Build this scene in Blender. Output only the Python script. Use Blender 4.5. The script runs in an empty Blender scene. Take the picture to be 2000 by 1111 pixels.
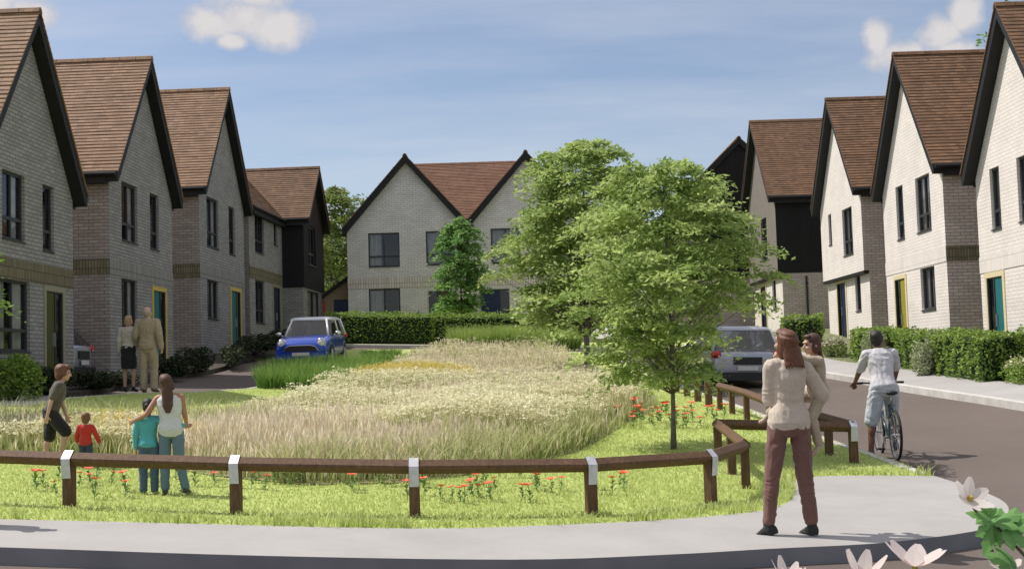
import bpy, bmesh, math, random
import numpy as np
from mathutils import Vector, Matrix, Euler
R = math.radians
rng = np.random.default_rng(7)
random.seed(7)
scene = bpy.context.scene
col = scene.collection

# ------------------------------------------------------------------ ground shape
def sst(a, b, x):
    t = np.clip((x - a) / (b - a), 0, 1)
    return t * t * (3 - 2 * t)
def G(x, y):
    x = np.clip(np.asarray(x, float), -16, 16); y = np.minimum(np.asarray(y, float), 60)
    z = -.04 * x + .0476 * y
    e = np.maximum(x - 5.3, 0)
    z = z + .11 * e * e / (e + .5)
    return z + .5 * sst(36, 47, y)
def Gf(x, y): return float(G(x, y))

# ------------------------------------------------------------------ node helpers
class NT:
    def __init__(s, name):
        s.m = bpy.data.materials.new(name); s.m.use_nodes = True
        s.t = s.m.node_tree; s.t.nodes.clear()
        s.out = s.n('ShaderNodeOutputMaterial')
    def n(s, kind, **kw):
        nd = s.t.nodes.new(kind)
        for k, v in kw.items():
            if k.startswith('_'): setattr(nd, k[1:], v)
            else:
                key = int(k[1:]) if k[0] == 'i' and k[1:].isdigit() else k.replace('__', ' ')
                inp = nd.inputs[key]
                if hasattr(v, 'is_linked') or isinstance(v, bpy.types.NodeSocket): s.t.links.new(v, inp)
                else: inp.default_value = v
        return nd
    def link(s, a, b): s.t.links.new(a, b)
    def ramp(s, fac, stops):
        r = s.n('ShaderNodeValToRGB', Fac=fac)
        e = r.color_ramp.elements
        while len(e) < len(stops): e.new(.5)
        for el, (p, c) in zip(e, stops):
            el.position = p; el.color = c if len(c) == 4 else (*c, 1)
        return r.outputs[0]
    def mix(s, fac, a, b, mode='MIX'):
        m = s.n('ShaderNodeMix', _data_type='RGBA', _blend_type=mode)
        for i, v in ((0, fac), (6, a), (7, b)):
            if isinstance(v, bpy.types.NodeSocket): s.t.links.new(v, m.inputs[i])
            else: m.inputs[i].default_value = v if i == 0 or len(v) == 4 else (*v, 1)
        return m.outputs[2]
    def math(s, op, a, b=0.0, clamp=False):
        m = s.n('ShaderNodeMath', _operation=op, i0=a, i1=b); m.use_clamp = clamp
        return m.outputs[0]
    def noise(s, vec, scale, detail=4, rough=.55):
        return s.n('ShaderNodeTexNoise', Vector=vec, Scale=scale, Detail=detail, Roughness=rough).outputs[0]
    def obj(s): return s.n('ShaderNodeTexCoord').outputs['Object']
    def uv(s): return s.n('ShaderNodeTexCoord').outputs['UV']
    def pr(s, color, rough=.7, bump=None, bs=.3, bd=.02, **kw):
        p = s.n('ShaderNodeBsdfPrincipled', Roughness=rough, **kw)
        if isinstance(color, bpy.types.NodeSocket): s.t.links.new(color, p.inputs['Base Color'])
        else: p.inputs['Base Color'].default_value = (*color, 1)
        if bump is not None:
            b = s.n('ShaderNodeBump', Strength=bs, Distance=bd, Height=bump)
            s.t.links.new(b.outputs[0], p.inputs['Normal'])
        s.t.links.new(p.outputs[0], s.out.inputs[0])
        return p
def plain(name, c, rough=.6, var=.12, scale=12., metal=0., bump=.0, **kw):
    t = NT(name); o = t.obj(); n = t.noise(o, scale, 5)
    lo = tuple(max(0, v * (1 - var * 1.6)) for v in c); hi = tuple(min(1, v * (1 + var * 1.6)) for v in c)
    cc = t.ramp(n, [(.3, lo), (.7, hi)])
    t.pr(cc, rough, n if bump else None, bump, .01, Metallic=metal, **kw)
    return t.m
def brick(name, c1, c2, mortar, bw=.26, rh=.085, msize=.011, vertical=False, bump=.5, offset=.5):
    t = NT(name); uv = t.uv()
    if vertical:
        uv = t.n('ShaderNodeMapping', Vector=uv, Rotation=(0, 0, R(90))).outputs[0]
    b = t.n('ShaderNodeTexBrick', Vector=uv, Color1=(*c1, 1), Color2=(*c2, 1), Mortar=(*mortar, 1), Scale=1.)
    b.inputs['Mortar Size'].default_value = msize; b.inputs['Brick Width'].default_value = bw
    b.inputs['Row Height'].default_value = rh; b.inputs['Mortar Smooth'].default_value = .3; b.inputs['Bias'].default_value = 0
    b.offset = offset
    n = t.noise(t.obj(), 1.1, 5, .6)
    n2 = t.noise(uv, 24, 3, .6)
    c = t.mix(.55, b.outputs[0], t.ramp(n, [(.3, (.72, .71, .7)), (.7, (1, 1, 1))]), 'MULTIPLY')
    c = t.mix(.5, c, t.ramp(n2, [(.3, (.75, .74, .73)), (.7, (1.0, 1.0, 1.0))]), 'MULTIPLY')
    h = t.math('SUBTRACT', t.math('MULTIPLY', n2, .3), b.outputs[1])
    t.pr(c, .85, h, bump, .012)
    return t.m
def leafmat(name, dark, light, trans=.3, tip=None, rough=.55):
    """foliage; face attribute tint spreads dark..light, vertex attribute hgt (0 base..1 tip) fades to tip"""
    t = NT(name)
    a = t.n('ShaderNodeAttribute', _attribute_name='tint').outputs['Fac']
    c = t.ramp(a, [(0., dark), (1., light)])
    if tip:
        h = t.n('ShaderNodeAttribute', _attribute_name='hgt').outputs['Fac']
        tipc = t.ramp(a, [(0., tip[0]), (1., tip[1])])
        c = t.mix(h, c, tipc)
    p = t.n('ShaderNodeBsdfPrincipled', Roughness=rough)
    p.inputs['Specular IOR Level'].default_value = .3
    t.link(c, p.inputs['Base Color'])
    tr = t.n('ShaderNodeBsdfTranslucent'); t.link(c, tr.inputs[0])
    mx = t.n('ShaderNodeMixShader', i0=trans); t.link(p.outputs[0], mx.inputs[1]); t.link(tr.outputs[0], mx.inputs[2])
    t.link(mx.outputs[0], t.out.inputs[0])
    return t.m

M = {}
M['brick_grey'] = brick('pale grey brick', (.72, .62, .565), (.56, .475, .43), (.34, .29, .265))
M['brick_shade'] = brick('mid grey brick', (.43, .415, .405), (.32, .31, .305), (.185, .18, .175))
M['brick_warm'] = brick('warm grey brick', (.95, .89, .885), (.82, .765, .76), (.58, .54, .535))
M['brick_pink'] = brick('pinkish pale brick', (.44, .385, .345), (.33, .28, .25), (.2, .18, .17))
M['brick_white'] = brick('off white brick', (.91, .85, .79), (.85, .79, .735), (.75, .695, .645))
M['brick_soldier'] = brick('grey soldier course', (.38, .365, .35), (.28, .27, .255), (.16, .16, .15), bw=.42, rh=.11, vertical=True, bump=.8, offset=0)
M['brick_warm_sol'] = brick('warm soldier course', (.9, .79, .74), (.74, .65, .6), (.4, .36, .34), bw=.42, rh=.11, vertical=True, bump=.8, offset=0)
M['brick_olive'] = brick('olive soldier course', (.27, .23, .14), (.19, .16, .09), (.09, .08, .06), bw=.21, rh=.075, vertical=True, bump=.6, offset=0)
M['brick_white_sol'] = brick('white soldier course', (.89, .83, .77), (.83, .77, .715), (.68, .63, .585), bw=.42, rh=.11, vertical=True, bump=.8, offset=0)
M['clad_black'] = brick('black vertical boarding', (.010, .010, .011), (.007, .007, .008), (.004, .004, .004), bw=6., rh=.15, msize=.012, vertical=True, bump=.7)
M['render_taupe'] = plain('taupe render', (.20, .175, .15), .9, .06, 3)
M['trim_black'] = plain('black painted timber', (.006, .006, .0065), .65, .25, 6)
M['pipe_black'] = plain('black pipe', (.012, .012, .016), .4)
M['frame_dark'] = plain('dark grey window frame', (.035, .037, .042), .45)
M['curtain'] = plain('grey curtain', (.62, .60, .59), .95, .1, 5)
M['curtain_white'] = plain('white curtain', (.8, .74, .68), .95, .1, 5)
M['dark_room'] = plain('dim room', (.20, .19, .185), .9)
M['yellow_frame'] = plain('mustard door surround', (.62, .47, .10), .5, .06)
M['cream_frame'] = plain('cream door surround', (.72, .62, .38), .5, .05)
M['olive_frame'] = plain('olive door surround', (.30, .28, .19), .5, .06)
M['door_teal'] = plain('teal door', (.02, .17, .18), .4, .05)
M['door_olive'] = plain('olive green door', (.07, .075, .012), .4, .05)
M['door_lime'] = plain('lime green door', (.36, .33, .04), .4, .05)
M['door_blue'] = plain('navy blue door', (.012, .02, .08), .4, .05)
M['steel'] = plain('brushed steel', (.5, .5, .52), .35, .05, metal=.8)
M['tan_wall'] = plain('tan boarded wall', (.33, .24, .16), .8)
M['red_paint'] = plain('red paint', (.45, .05, .03), .5)

def tile_mat(name, c1, c2, c3):
    t = NT(name); uv = t.uv()
    b = t.n('ShaderNodeTexBrick', Vector=uv, Color1=(0, 0, 0, 1), Color2=(1, 1, 1, 1), Mortar=(.1, .1, .1, 1), Scale=1.)
    b.inputs['Brick Width'].default_value = .19; b.inputs['Row Height'].default_value = .125
    b.inputs['Mortar Size'].default_value = .004; b.inputs['Bias'].default_value = 0.
    n = t.noise(t.obj(), .55, 4); n2 = t.noise(uv, 30, 2)
    f = t.math('ADD', t.math('MULTIPLY', b.outputs[0], .55), t.math('MULTIPLY', n, .5))
    c = t.ramp(f, [(.15, c1), (.5, c2), (.85, c3)])
    c = t.mix(.4, c, t.ramp(n2, [(.3, (.6, .6, .6)), (.7, (1, 1, 1))]), 'MULTIPLY')
    t.pr(c, .75, t.math('SUBTRACT', t.math('MULTIPLY', n2, .4), b.outputs[1]), .5, .01)
    return t.m
M['tile_tan'] = tile_mat('weathered tan clay tiles', (.155, .082, .042), (.24, .134, .073), (.335, .20, .118))
M['tile_brown'] = tile_mat('brown clay tiles', (.105, .054, .028), (.168, .088, .045), (.24, .13, .068))
M['tile_red'] = tile_mat('red brown clay tiles', (.15, .07, .04), (.20, .098, .056), (.26, .13, .08))

def glass_mat():
    t = NT('window glass')
    lw = t.n('ShaderNodeFresnel', IOR=1.5).outputs[0]
    g = t.n('ShaderNodeBsdfGlossy', Color=(.9, .93, 1, 1), Roughness=.015)
    tr = t.n('ShaderNodeBsdfTransparent', Color=(.74, .76, .77, 1))
    f = t.math('ADD', t.math('MULTIPLY', lw, .7), .03, True)
    mx = t.n('ShaderNodeMixShader', i0=f); t.link(tr.outputs[0], mx.inputs[1]); t.link(g.outputs[0], mx.inputs[2])
    t.link(mx.outputs[0], t.out.inputs[0]); return t.m
M['glass'] = glass_mat()
def carglass():
    t = NT('tinted car glass')
    lw = t.n('ShaderNodeFresnel', IOR=1.5).outputs[0]
    g = t.n('ShaderNodeBsdfGlossy', Color=(1, 1, 1, 1), Roughness=.02)
    tr = t.n('ShaderNodeBsdfTransparent', Color=(.42, .45, .45, 1))
    f = t.math('ADD', lw, .05, True)
    mx = t.n('ShaderNodeMixShader', i0=f); t.link(tr.outputs[0], mx.inputs[1]); t.link(g.outputs[0], mx.inputs[2])
    t.link(mx.outputs[0], t.out.inputs[0]); return t.m
M['carglass'] = carglass()

def asphalt():
    t = NT('warm grey asphalt'); o = t.obj()
    n = t.noise(o, .35, 6, .6); n2 = t.noise(o, 60, 3, .7)
    c = t.ramp(n, [(.3, (.118, .092, .079)), (.7, (.155, .123, .107))])
    c = t.mix(.6, c, t.ramp(n2, [(.3, (.65, .65, .65)), (.7, (1.1, 1.1, 1.1))]), 'MULTIPLY')
    t.pr(c, .9, n2, .5, .01); return t.m
M['asphalt'] = asphalt()
def paving():
    t = NT('pale concrete pavement'); o = t.obj()
    n = t.noise(o, .8, 8, .68); n2 = t.noise(o, 45, 3, .7)
    c = t.ramp(n, [(.28, (.335, .318, .308)), (.72, (.425, .41, .40))])
    c = t.mix(.4, c, t.ramp(n2, [(.3, (.82, .82, .82)), (.7, (1.04, 1.04, 1.04))]), 'MULTIPLY')
    t.pr(c, .9, n2, .3, .005); return t.m
M['paving'] = paving()
M['kerb'] = plain('pale kerb stone', (.52, .50, .47), .85, .1, 3, bump=.2)
def kerb_shaded():
    t = NT('shaded kerb face'); o = t.obj(); n = t.noise(o, 2., 5)
    t.pr(t.ramp(n, [(.3, (.16, .16, .175)), (.7, (.21, .21, .225))]), .85, t.noise(o, 40), .3, .005); return t.m  # darker than the paving: the face's shade is put into its colour
M['kerb_shaded'] = kerb_shaded()
def lawn():
    t = NT('lawn soil and thatch'); o = t.obj()
    n = t.noise(o, .6, 5, .6); n2 = t.noise(o, 22, 4, .7)
    c = t.ramp(n, [(.3, (.40, .48, .14)), (.7, (.50, .57, .19))])
    c = t.mix(.7, c, t.ramp(n2, [(.3, (.6, .65, .55)), (.7, (1.1, 1.08, 1))]), 'MULTIPLY')
    t.pr(c, .95, n2, .6, .03); return t.m
M['lawn'] = lawn()
M['turf'] = plain('garden turf', (.15, .17, .075), .95, .3, 4, bump=.4)
M['soil'] = plain('dark garden soil', (.06, .05, .035), .95, .3, 6, bump=.5)
M['meadow_soil'] = plain('meadow thatch', (.25, .24, .11), .95, .3, 3, bump=.5)
M['bark'] = plain('grey brown bark', (.17, .15, .13), .9, .25, 18, bump=.6)
M['bark_dark'] = plain('dark brown bark', (.08, .06, .045), .9, .25, 18, bump=.6)
def timber():
    t = NT('brown stained timber'); o = t.obj()
    mp = t.n('ShaderNodeMapping', Vector=o, Scale=(4, 4, 1.0)).outputs[0]
    n = t.noise(mp, 9, 6, .6); n2 = t.noise(o, 2.2, 3)
    c = t.ramp(n, [(.25, (.070, .034, .016)), (.55, (.125, .066, .032)), (.8, (.19, .11, .058))])
    c = t.mix(.4, c, t.ramp(n2, [(.3, (.7, .7, .7)), (.7, (1.15, 1.1, 1.05))]), 'MULTIPLY')
    t.pr(c, .75, n, .4, .006); return t.m
M['timber'] = timber()
M['plate'] = plain('galvanised steel strap', (.58, .59, .62), .45, .08, 20, metal=.35)
M['leaf_tree'] = leafmat('leaf of young maple', (.17, .275, .06), (.60, .70, .27), .52)
M['leaf_back'] = leafmat('leaf of far tree', (.14, .20, .05), (.33, .38, .14), .35)
M['leaf_small'] = leafmat('leaf of small tree', (.12, .27, .07), (.36, .54, .18), .45)
M['leaf_bright'] = leafmat('bright sapling leaf', (.10, .22, .03), (.30, .42, .09), .4)
M['leaf_hedge'] = leafmat('hedge leaf', (.10, .20, .03), (.38, .50, .11), .4)
M['leaf_hedge2'] = leafmat('fresh hedge leaf', (.10, .2, .03), (.38, .5, .11), .38)
M['leaf_varieg'] = leafmat('variegated leaf', (.22, .28, .13), (.52, .55, .36), .3)
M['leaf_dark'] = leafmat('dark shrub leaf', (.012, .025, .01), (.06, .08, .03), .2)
M['grass'] = leafmat('lawn blade', (.36, .45, .12), (.62, .70, .26), .5, ((.52, .58, .20), (.72, .76, .36)))
M['tan'] = leafmat('straw coloured grass', (.40, .39, .17), (.66, .61, .34), .5, ((.74, .64, .46), (.92, .82, .66)))
M['cream'] = leafmat('cream umbel', (.74, .70, .42), (.94, .90, .68), .4)
M['stem_green'] = leafmat('meadow stem', (.22, .30, .09), (.44, .48, .19), .45, ((.48, .50, .22), (.70, .67, .38)))
M['yellow'] = leafmat('yellow meadow flower', (.58, .47, .10), (.86, .72, .24), .4)
M['tussock'] = leafmat('dark green tussock', (.045, .12, .02), (.15, .27, .05), .4, ((.16, .30, .06), (.34, .48, .13)))
M['tallgreen'] = leafmat('tall green grass', (.10, .2, .03), (.26, .38, .08), .4, ((.30, .42, .10), (.48, .58, .19)))
M['poppy_red'] = plain('poppy petal', (.85, .12, .06), .6, .12, 30)
M['poppy_green'] = plain('poppy leaf', (.16, .27, .07), .7, .3, 30)
M['petal'] = leafmat('pale pink petal', (.93, .82, .80), (.96, .90, .88), .5)
M['flower_eye'] = plain('flower centre', (.45, .33, .06), .7, .3, 80)
M['leaf_fore'] = leafmat('smooth green leaf', (.20, .40, .13), (.36, .54, .22), .4)
M['stem_brown'] = plain('brown stem', (.10, .09, .04), .7)

# ------------------------------------------------------------------ mesh building
class MB:
    def __init__(s): s.v = []; s.f = []; s.m = []
    def add(s, vs, fs, m=0):
        o = len(s.v); s.v += [tuple(v) for v in vs]
        for f in fs: s.f.append(tuple(i + o for i in f)); s.m.append(m)
    def quad(s, a, b, c, d, m=0): s.add([a, b, c, d], [(0, 1, 2, 3)], m)
    def poly(s, pts, m=0): s.add(pts, [tuple(range(len(pts)))], m)
    def box(s, x0, y0, z0, x1, y1, z1, m=0):
        s.add([(x0, y0, z0), (x1, y0, z0), (x1, y1, z0), (x0, y1, z0), (x0, y0, z1), (x1, y0, z1), (x1, y1, z1), (x0, y1, z1)],
              [(0, 3, 2, 1), (4, 5, 6, 7), (0, 1, 5, 4), (1, 2, 6, 5), (2, 3, 7, 6), (3, 0, 4, 7)], m)
    def prism(s, prof, axis_pts, m=0):
        """profile ring (list of 3D points) extruded from ring a to ring b"""
        a, b = axis_pts; n = len(a)
        s.add(list(a) + list(b), [tuple(range(n))[::-1], tuple(range(n, 2 * n))] + [(i, (i + 1) % n, n + (i + 1) % n, n + i) for i in range(n)], m)
    def loft(s, rings, m=0, cap=True):
        n = len(rings[0]); vs = [p for r in rings for p in r]; fs = []
        for k in range(len(rings) - 1):
            for i in range(n):
                fs.append((k * n + i, k * n + (i + 1) % n, (k + 1) * n + (i + 1) % n, (k + 1) * n + i))
        if cap:
            fs.append(tuple(range(n))[::-1]); fs.append(tuple(range((len(rings) - 1) * n, len(rings) * n)))
        s.add(vs, fs, m)
    def tube(s, pts, radii, n=8, m=0):
        pts = [Vector(p) for p in pts]
        if not hasattr(radii, '__len__'): radii = [radii] * len(pts)
        rings = []; up = None
        for i, p in enumerate(pts):
            d = (pts[min(i + 1, len(pts) - 1)] - pts[max(i - 1, 0)]).normalized()
            if up is None:
                up = Vector((1, 0, 0)) if abs(d.x) < .8 else Vector((0, 1, 0))
            x = (up - d * up.dot(d)).normalized(); up = x; y = d.cross(x)
            rings.append([p + (x * math.cos(2 * math.pi * k / n) + y * math.sin(2 * math.pi * k / n)) * radii[i] for k in range(n)])
        s.loft(rings, m)
    def ell(s, c, r, Mx=None, n=14, k=9, m=0):
        c = Vector(c); Mx = Mx or Matrix.Identity(3); rings = []
        for j in range(1, k):
            th = math.pi * j / k
            rings.append([c + Mx @ Vector((r[0] * math.sin(th) * math.cos(2 * math.pi * i / n), r[1] * math.sin(th) * math.sin(2 * math.pi * i / n), -r[2] * math.cos(th))) for i in range(n)])
        s.loft(rings, m)
    def cap(s, a, b, ra, rb, n=12, flat=1., ref=None, m=0):
        """rounded tapered capsule"""
        a = Vector(a); b = Vector(b); d = (b - a); L = d.length; d = d.normalized() if L > 1e-6 else Vector((0, 0, 1))
        ref = Vector(ref) if ref else (Vector((1, 0, 0)) if abs(d.x) < .8 else Vector((0, 1, 0)))
        x = (ref - d * ref.dot(d)).normalized(); y = d.cross(x); rings = []
        def ring(c, r): return [c + x * (math.cos(2 * math.pi * k / n) * r) + y * (math.sin(2 * math.pi * k / n) * r * flat) for k in range(n)]
        for t in (80, 55, 25): rings.append(ring(a - d * ra * math.sin(R(t)), ra * math.cos(R(t))))
        for t in np.linspace(0, 1, 5): rings.append(ring(a + (b - a) * float(t), ra + (rb - ra) * float(t)))
        for t in (25, 55, 80): rings.append(ring(b + d * rb * math.sin(R(t)), rb * math.cos(R(t))))
        s.loft(rings, m)
    def mesh(s, name, mats, uv=True, smooth=False):
        me = bpy.data.meshes.new(name); me.from_pydata(s.v, [], s.f)
        for m in (mats if isinstance(mats, (list, tuple)) else [mats]): me.materials.append(m)
        me.polygons.foreach_set('material_index', s.m)
        if smooth: me.polygons.foreach_set('use_smooth', [True] * len(s.f))
        me.update()
        if uv: boxuv(me)
        return me
    def build(s, name, mats, parent=None, uv=True, smooth=False):
        o = bpy.data.objects.new(name, s.mesh(name, mats, uv, smooth)); col.objects.link(o)
        if parent: o.parent = parent
        return o
def boxuv(me):
    uv = me.uv_layers.new(name='UVMap').data
    vs = [v.co for v in me.vertices]; Z = Vector((0, 0, 1))
    for p in me.polygons:
        n = p.normal; t = Z.cross(n)
        t = t.normalized() if t.length > .05 else Vector((1, 0, 0))
        b = n.cross(t)
        for li in p.loop_indices:
            c = vs[me.loops[li].vertex_index]; uv[li].uv = (c.dot(t), c.dot(b))
def tag(o, label=None, cat=None, group=None, kind=None):
    if label: o['label'] = label
    if cat: o['category'] = cat
    if group: o['group'] = group
    if kind: o['kind'] = kind
    return o
def empty(name, loc=(0, 0, 0), rz=0., label=None, cat=None, group=None):
    o = bpy.data.objects.new(name, None); col.objects.link(o); o.location = loc; o.rotation_euler = (0, 0, rz); o.empty_display_size = .2
    return tag(o, label, cat, group)
def npmesh(name, V, F, mats, tint=None, hgt=None, midx=None):
    """V (n,3) array, F (m,k) array of equal-size faces"""
    me = bpy.data.meshes.new(name); n, k = F.shape
    me.vertices.add(len(V)); me.vertices.foreach_set('co', V.astype(np.float32).ravel())
    me.loops.add(n * k); me.loops.foreach_set('vertex_index', F.astype(np.int32).ravel())
    me.polygons.add(n); me.polygons.foreach_set('loop_start', np.arange(0, n * k, k, dtype=np.int32))
    for m in (mats if isinstance(mats, (list, tuple)) else [mats]): me.materials.append(m)
    if midx is not None: me.polygons.foreach_set('material_index', midx.astype(np.int32))
    me.update(calc_edges=True)
    if tint is not None:
        a = me.attributes.new('tint', 'FLOAT', 'FACE'); a.data.foreach_set('value', tint.astype(np.float32))
    if hgt is not None:
        a = me.attributes.new('hgt', 'FLOAT', 'POINT'); a.data.foreach_set('value', hgt.astype(np.float32))
    return me
def npobj(name, me, parent=None):
    o = bpy.data.objects.new(name, me); col.objects.link(o)
    if parent: o.parent = parent
    return o
def norm(a): return a / np.maximum(np.linalg.norm(a, axis=1, keepdims=True), 1e-9)
def leaves(P, size, up=.5, droop=None, asp=.5):
    """rhombic leaves at P; returns V,F"""
    n = len(P)
    d = rng.normal(size=(n, 3)); d[:, 2] *= .45
    if droop is not None: d += droop
    d = norm(d)
    nn = rng.normal(size=(n, 3)) * (1 - up); nn[:, 2] += up
    s = norm(np.cross(nn, d)); nn = np.cross(d, s)
    L = (size * rng.uniform(.65, 1.35, n))[:, None]
    b = P - d * L * .5
    V = np.stack([b, b + d * L * .45 + s * L * asp * .5 - nn * L * .06, b + d * L, b + d * L * .45 - s * L * asp * .5 - nn * L * .06], 1).reshape(-1, 3)
    return V, np.arange(4 * n).reshape(n, 4)

# ------------------------------------------------------------------ sheets of ground
def sheet(name, poly, off, mat, skirt=0., skirtmat=None, step=1.0, kind='structure', parent=None):
    bm = bmesh.new()
    vs = [bm.verts.new((x, y, 0)) for x, y in poly]; bm.faces.new(vs)
    bmesh.ops.triangulate(bm, faces=bm.faces[:])
    xs = [p[0] for p in poly]; ys = [p[1] for p in poly]
    for ax, lo, hi in ((0, min(xs), max(xs)), (1, min(ys), max(ys))):
        k = math.floor(lo / step) + 1
        while k * step < hi:
            co = [0, 0, 0]; no = [0, 0, 0]; co[ax] = k * step; no[ax] = 1
            bmesh.ops.bisect_plane(bm, geom=bm.verts[:] + bm.edges[:] + bm.faces[:], plane_co=co, plane_no=no); k += 1
    bmesh.ops.recalc_face_normals(bm, faces=bm.faces[:])
    bm.normal_update()
    if sum(f.normal.z for f in bm.faces) < 0: bmesh.ops.reverse_faces(bm, faces=bm.faces[:])
    for v in bm.verts: v.co.z = Gf(v.co.x, v.co.y) + off
    if skirt:
        be = [e for e in bm.edges if e.is_boundary]
        r = bmesh.ops.extrude_edge_only(bm, edges=be)
        nf = [g for g in r['geom'] if isinstance(g, bmesh.types.BMFace)]
        for g in r['geom']:
            if isinstance(g, bmesh.types.BMVert): g.co.z -= skirt
        for f in nf: f.material_index = 1 if skirtmat else 0
    me = bpy.data.meshes.new(name); bm.to_mesh(me); bm.free()
    me.materials.append(mat)
    if skirtmat: me.materials.append(skirtmat)
    o = bpy.data.objects.new(name, me); col.objects.link(o)
    if parent: o.parent = parent
    else: o['kind'] = kind
    return o
def spl(pts, n=6):
    """smooth open polyline"""
    P = [np.array(p, float) for p in pts]; out = []
    for i in range(len(P) - 1):
        p0 = P[max(i - 1, 0)]; p1 = P[i]; p2 = P[i + 1]; p3 = P[min(i + 2, len(P) - 1)]
        for k in range(n):
            t = k / n
            out.append(tuple(.5 * ((2 * p1) + (-p0 + p2) * t + (2 * p0 - 5 * p1 + 4 * p2 - p3) * t * t + (-p0 + 3 * p1 - 3 * p2 + p3) * t ** 3)))
    out.append(tuple(P[-1])); return out
# ------------------------------------------------------------------ the setting
sheet('ground', [(-120, -25), (120, -25), (120, 260), (-120, 260)], -.45, M['lawn'], step=4.)
sheet('road', [(-30, 4.2), (30, 4.2), (30, 46.9), (-30, 46.9)], -.13, M['asphalt'], step=1.)
kerb_front = spl([(-14, 10.75), (-9, 10.35), (-6, 10.03), (-3.95, 9.82), (-1.96, 9.6), (-.06, 9.55), (1.1, 9.8), (1.93, 10.08), (2.97, 10.42), (4.01, 11.12), (4.5, 11.92), (4.77, 12.72), (4.81, 13.6), (4.72, 14.62)], 5)
kerb_right = [(4.64, 16.9), (4.54, 18.4), (4.37, 24.7), (4.11, 30.3), (3.85, 37), (3.3, 41.5), (2.3, 43.6)]
grass_edge = spl([(-14, 11.9), (-9, 11.4), (-6, 11.15), (-4.45, 11.08), (-3.11, 10.98), (-1.78, 10.87), (-.66, 10.85), (.38, 11.1), (1.3, 11.42), (2.15, 11.9), (2.6, 12.5), (2.85, 13.28), (2.97, 13.95), (3.3, 14.45), (4.0, 14.6), (4.72, 14.62)], 5)
left_near = [(-6.2, 43.6), (-5.75, 36), (-5.6, 31.2), (-6.0, 28.6), (-6.8, 27.4), (-8.0, 26.8), (-8.85, 25.2), (-8.97, 23.2), (-14, 21.6)]
lawn_poly = grass_edge + kerb_right + [(-1.0, 44.4)] + left_near
sheet('lawn', lawn_poly, 0., M['lawn'], skirt=.16, step=.75)
sheet('pavement', kerb_front + grass_edge[-2::-1], .006, M['paving'], skirt=.15, skirtmat=M['kerb_shaded'], step=.75)
def strip(name, line, w, off, mat, skirt=.14):
    """kerb stones along a line, w wide on its left-hand side"""
    L = [np.array(p, float) for p in line]; inner = []
    for i, p in enumerate(L):
        d = L[min(i + 1, len(L) - 1)] - L[max(i - 1, 0)]; d /= np.linalg.norm(d)
        inner.append(tuple(p + np.array([-d[1], d[0]]) * w))
    return sheet(name, [tuple(p) for p in L] + inner[::-1], off, mat, skirt=skirt, step=.75)
strip('kerb', [(4.72, 14.75)] + kerb_right + [(-1.0, 44.4)], .13, .012, M['kerb'])
strip('kerb', left_near[:-1], .12, .012, M['kerb'])
# right side of the road: pavement, then gardens
right_kerb = spl([(14.5, 8.0), (11.2, 12.5), (9.5, 17.0), (8.75, 21.0), (8.55, 23.8), (8.3, 27.3), (8.08, 32.9), (7.7, 39.0), (7.1, 44.0), (6.9, 46.6)], 4)
sheet('pavement', right_kerb + [(8.6, 46.6), (9.0, 42), (9.55, 36), (9.75, 30), (10.0, 25), (10.3, 22), (11.0, 18), (12.6, 14), (16, 9.0)], .0, M['paving'], skirt=.14, skirtmat=M['kerb'])
strip('kerb', right_kerb[::-1][:0] or [(p[0] - .01, p[1]) for p in right_kerb[::-1]], .14, .008, M['kerb'])
sheet('garden_ground', [(8.6, 46.6), (9.0, 42), (9.55, 36), (9.75, 30), (10.0, 25), (10.3, 22), (11.0, 18), (12.6, 14), (16, 9.0), (30, 9), (30, 62), (7.2, 62), (7.2, 46.62)], -.012, M['turf'], skirt=.15)
# left side: footpath by the nearest house, street branch, planted strips
sheet('footpath', [(-14, 21.65), (-9.05, 23.2), (-8.95, 25.1), (-9.3, 26.2), (-14, 24.9)], -.012, M['paving'], skirt=.12)
sheet('garden_ground', [(-14.5, 24.95), (-9.32, 26.25), (-9.15, 28.9), (-9.2, 33), (-8.75, 36.5), (-8.5, 40), (-7.7, 42.5), (-7.6, 46.6), (-30, 46.6), (-30, 24.95)], -.006, M['soil'], skirt=.14)
# across the end of the street
sheet('verge', [(-7.6, 46.85), (7.15, 46.85), (7.15, 62), (-30, 62), (-30, 46.65), (-7.7, 46.65)], -.03, M['lawn'], skirt=.1, skirtmat=M['kerb'])
sheet('kerb', [(-7.5, 46.6), (7.1, 46.6), (7.1, 46.95), (-7.5, 46.95)], -.02, M['kerb'], skirt=.1)
sheet('planting_bed', [(-6, -4), (8, -4), (8, 4.2), (-6, 4.2)], -.05, M['soil'], skirt=.2)
# ------------------------------------------------------------------ houses
def wall_grid(mb, W, z0, z1, holes, m=0, rev=.13, y=0., x0=0.):
    xs = sorted({x0, W} | {h[0] for h in holes} | {h[1] for h in holes}); zs = sorted({z0, z1} | {h[2] for h in holes} | {h[3] for h in holes})
    for i in range(len(xs) - 1):
        for j in range(len(zs) - 1):
            cx = (xs[i] + xs[i + 1]) / 2; cz = (zs[j] + zs[j + 1]) / 2
            if any(h[0] < cx < h[1] and h[2] < cz < h[3] for h in holes): continue
            mb.quad((xs[i], y, zs[j]), (xs[i + 1], y, zs[j]), (xs[i + 1], y, zs[j + 1]), (xs[i], y, zs[j + 1]), m)
    for a, b, c, d in [h[:4] for h in holes]:
        mb.quad((a, y, c), (a, y + rev, c), (a, y + rev, d), (a, y, d), m); mb.quad((b, y + rev, c), (b, y, c), (b, y, d), (b, y + rev, d), m)
        mb.quad((a, y, c), (b, y, c), (b, y + rev, c), (a, y + rev, c), m); mb.quad((a, y + rev, d), (b, y + rev, d), (b, y, d), (a, y, d), m)
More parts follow.
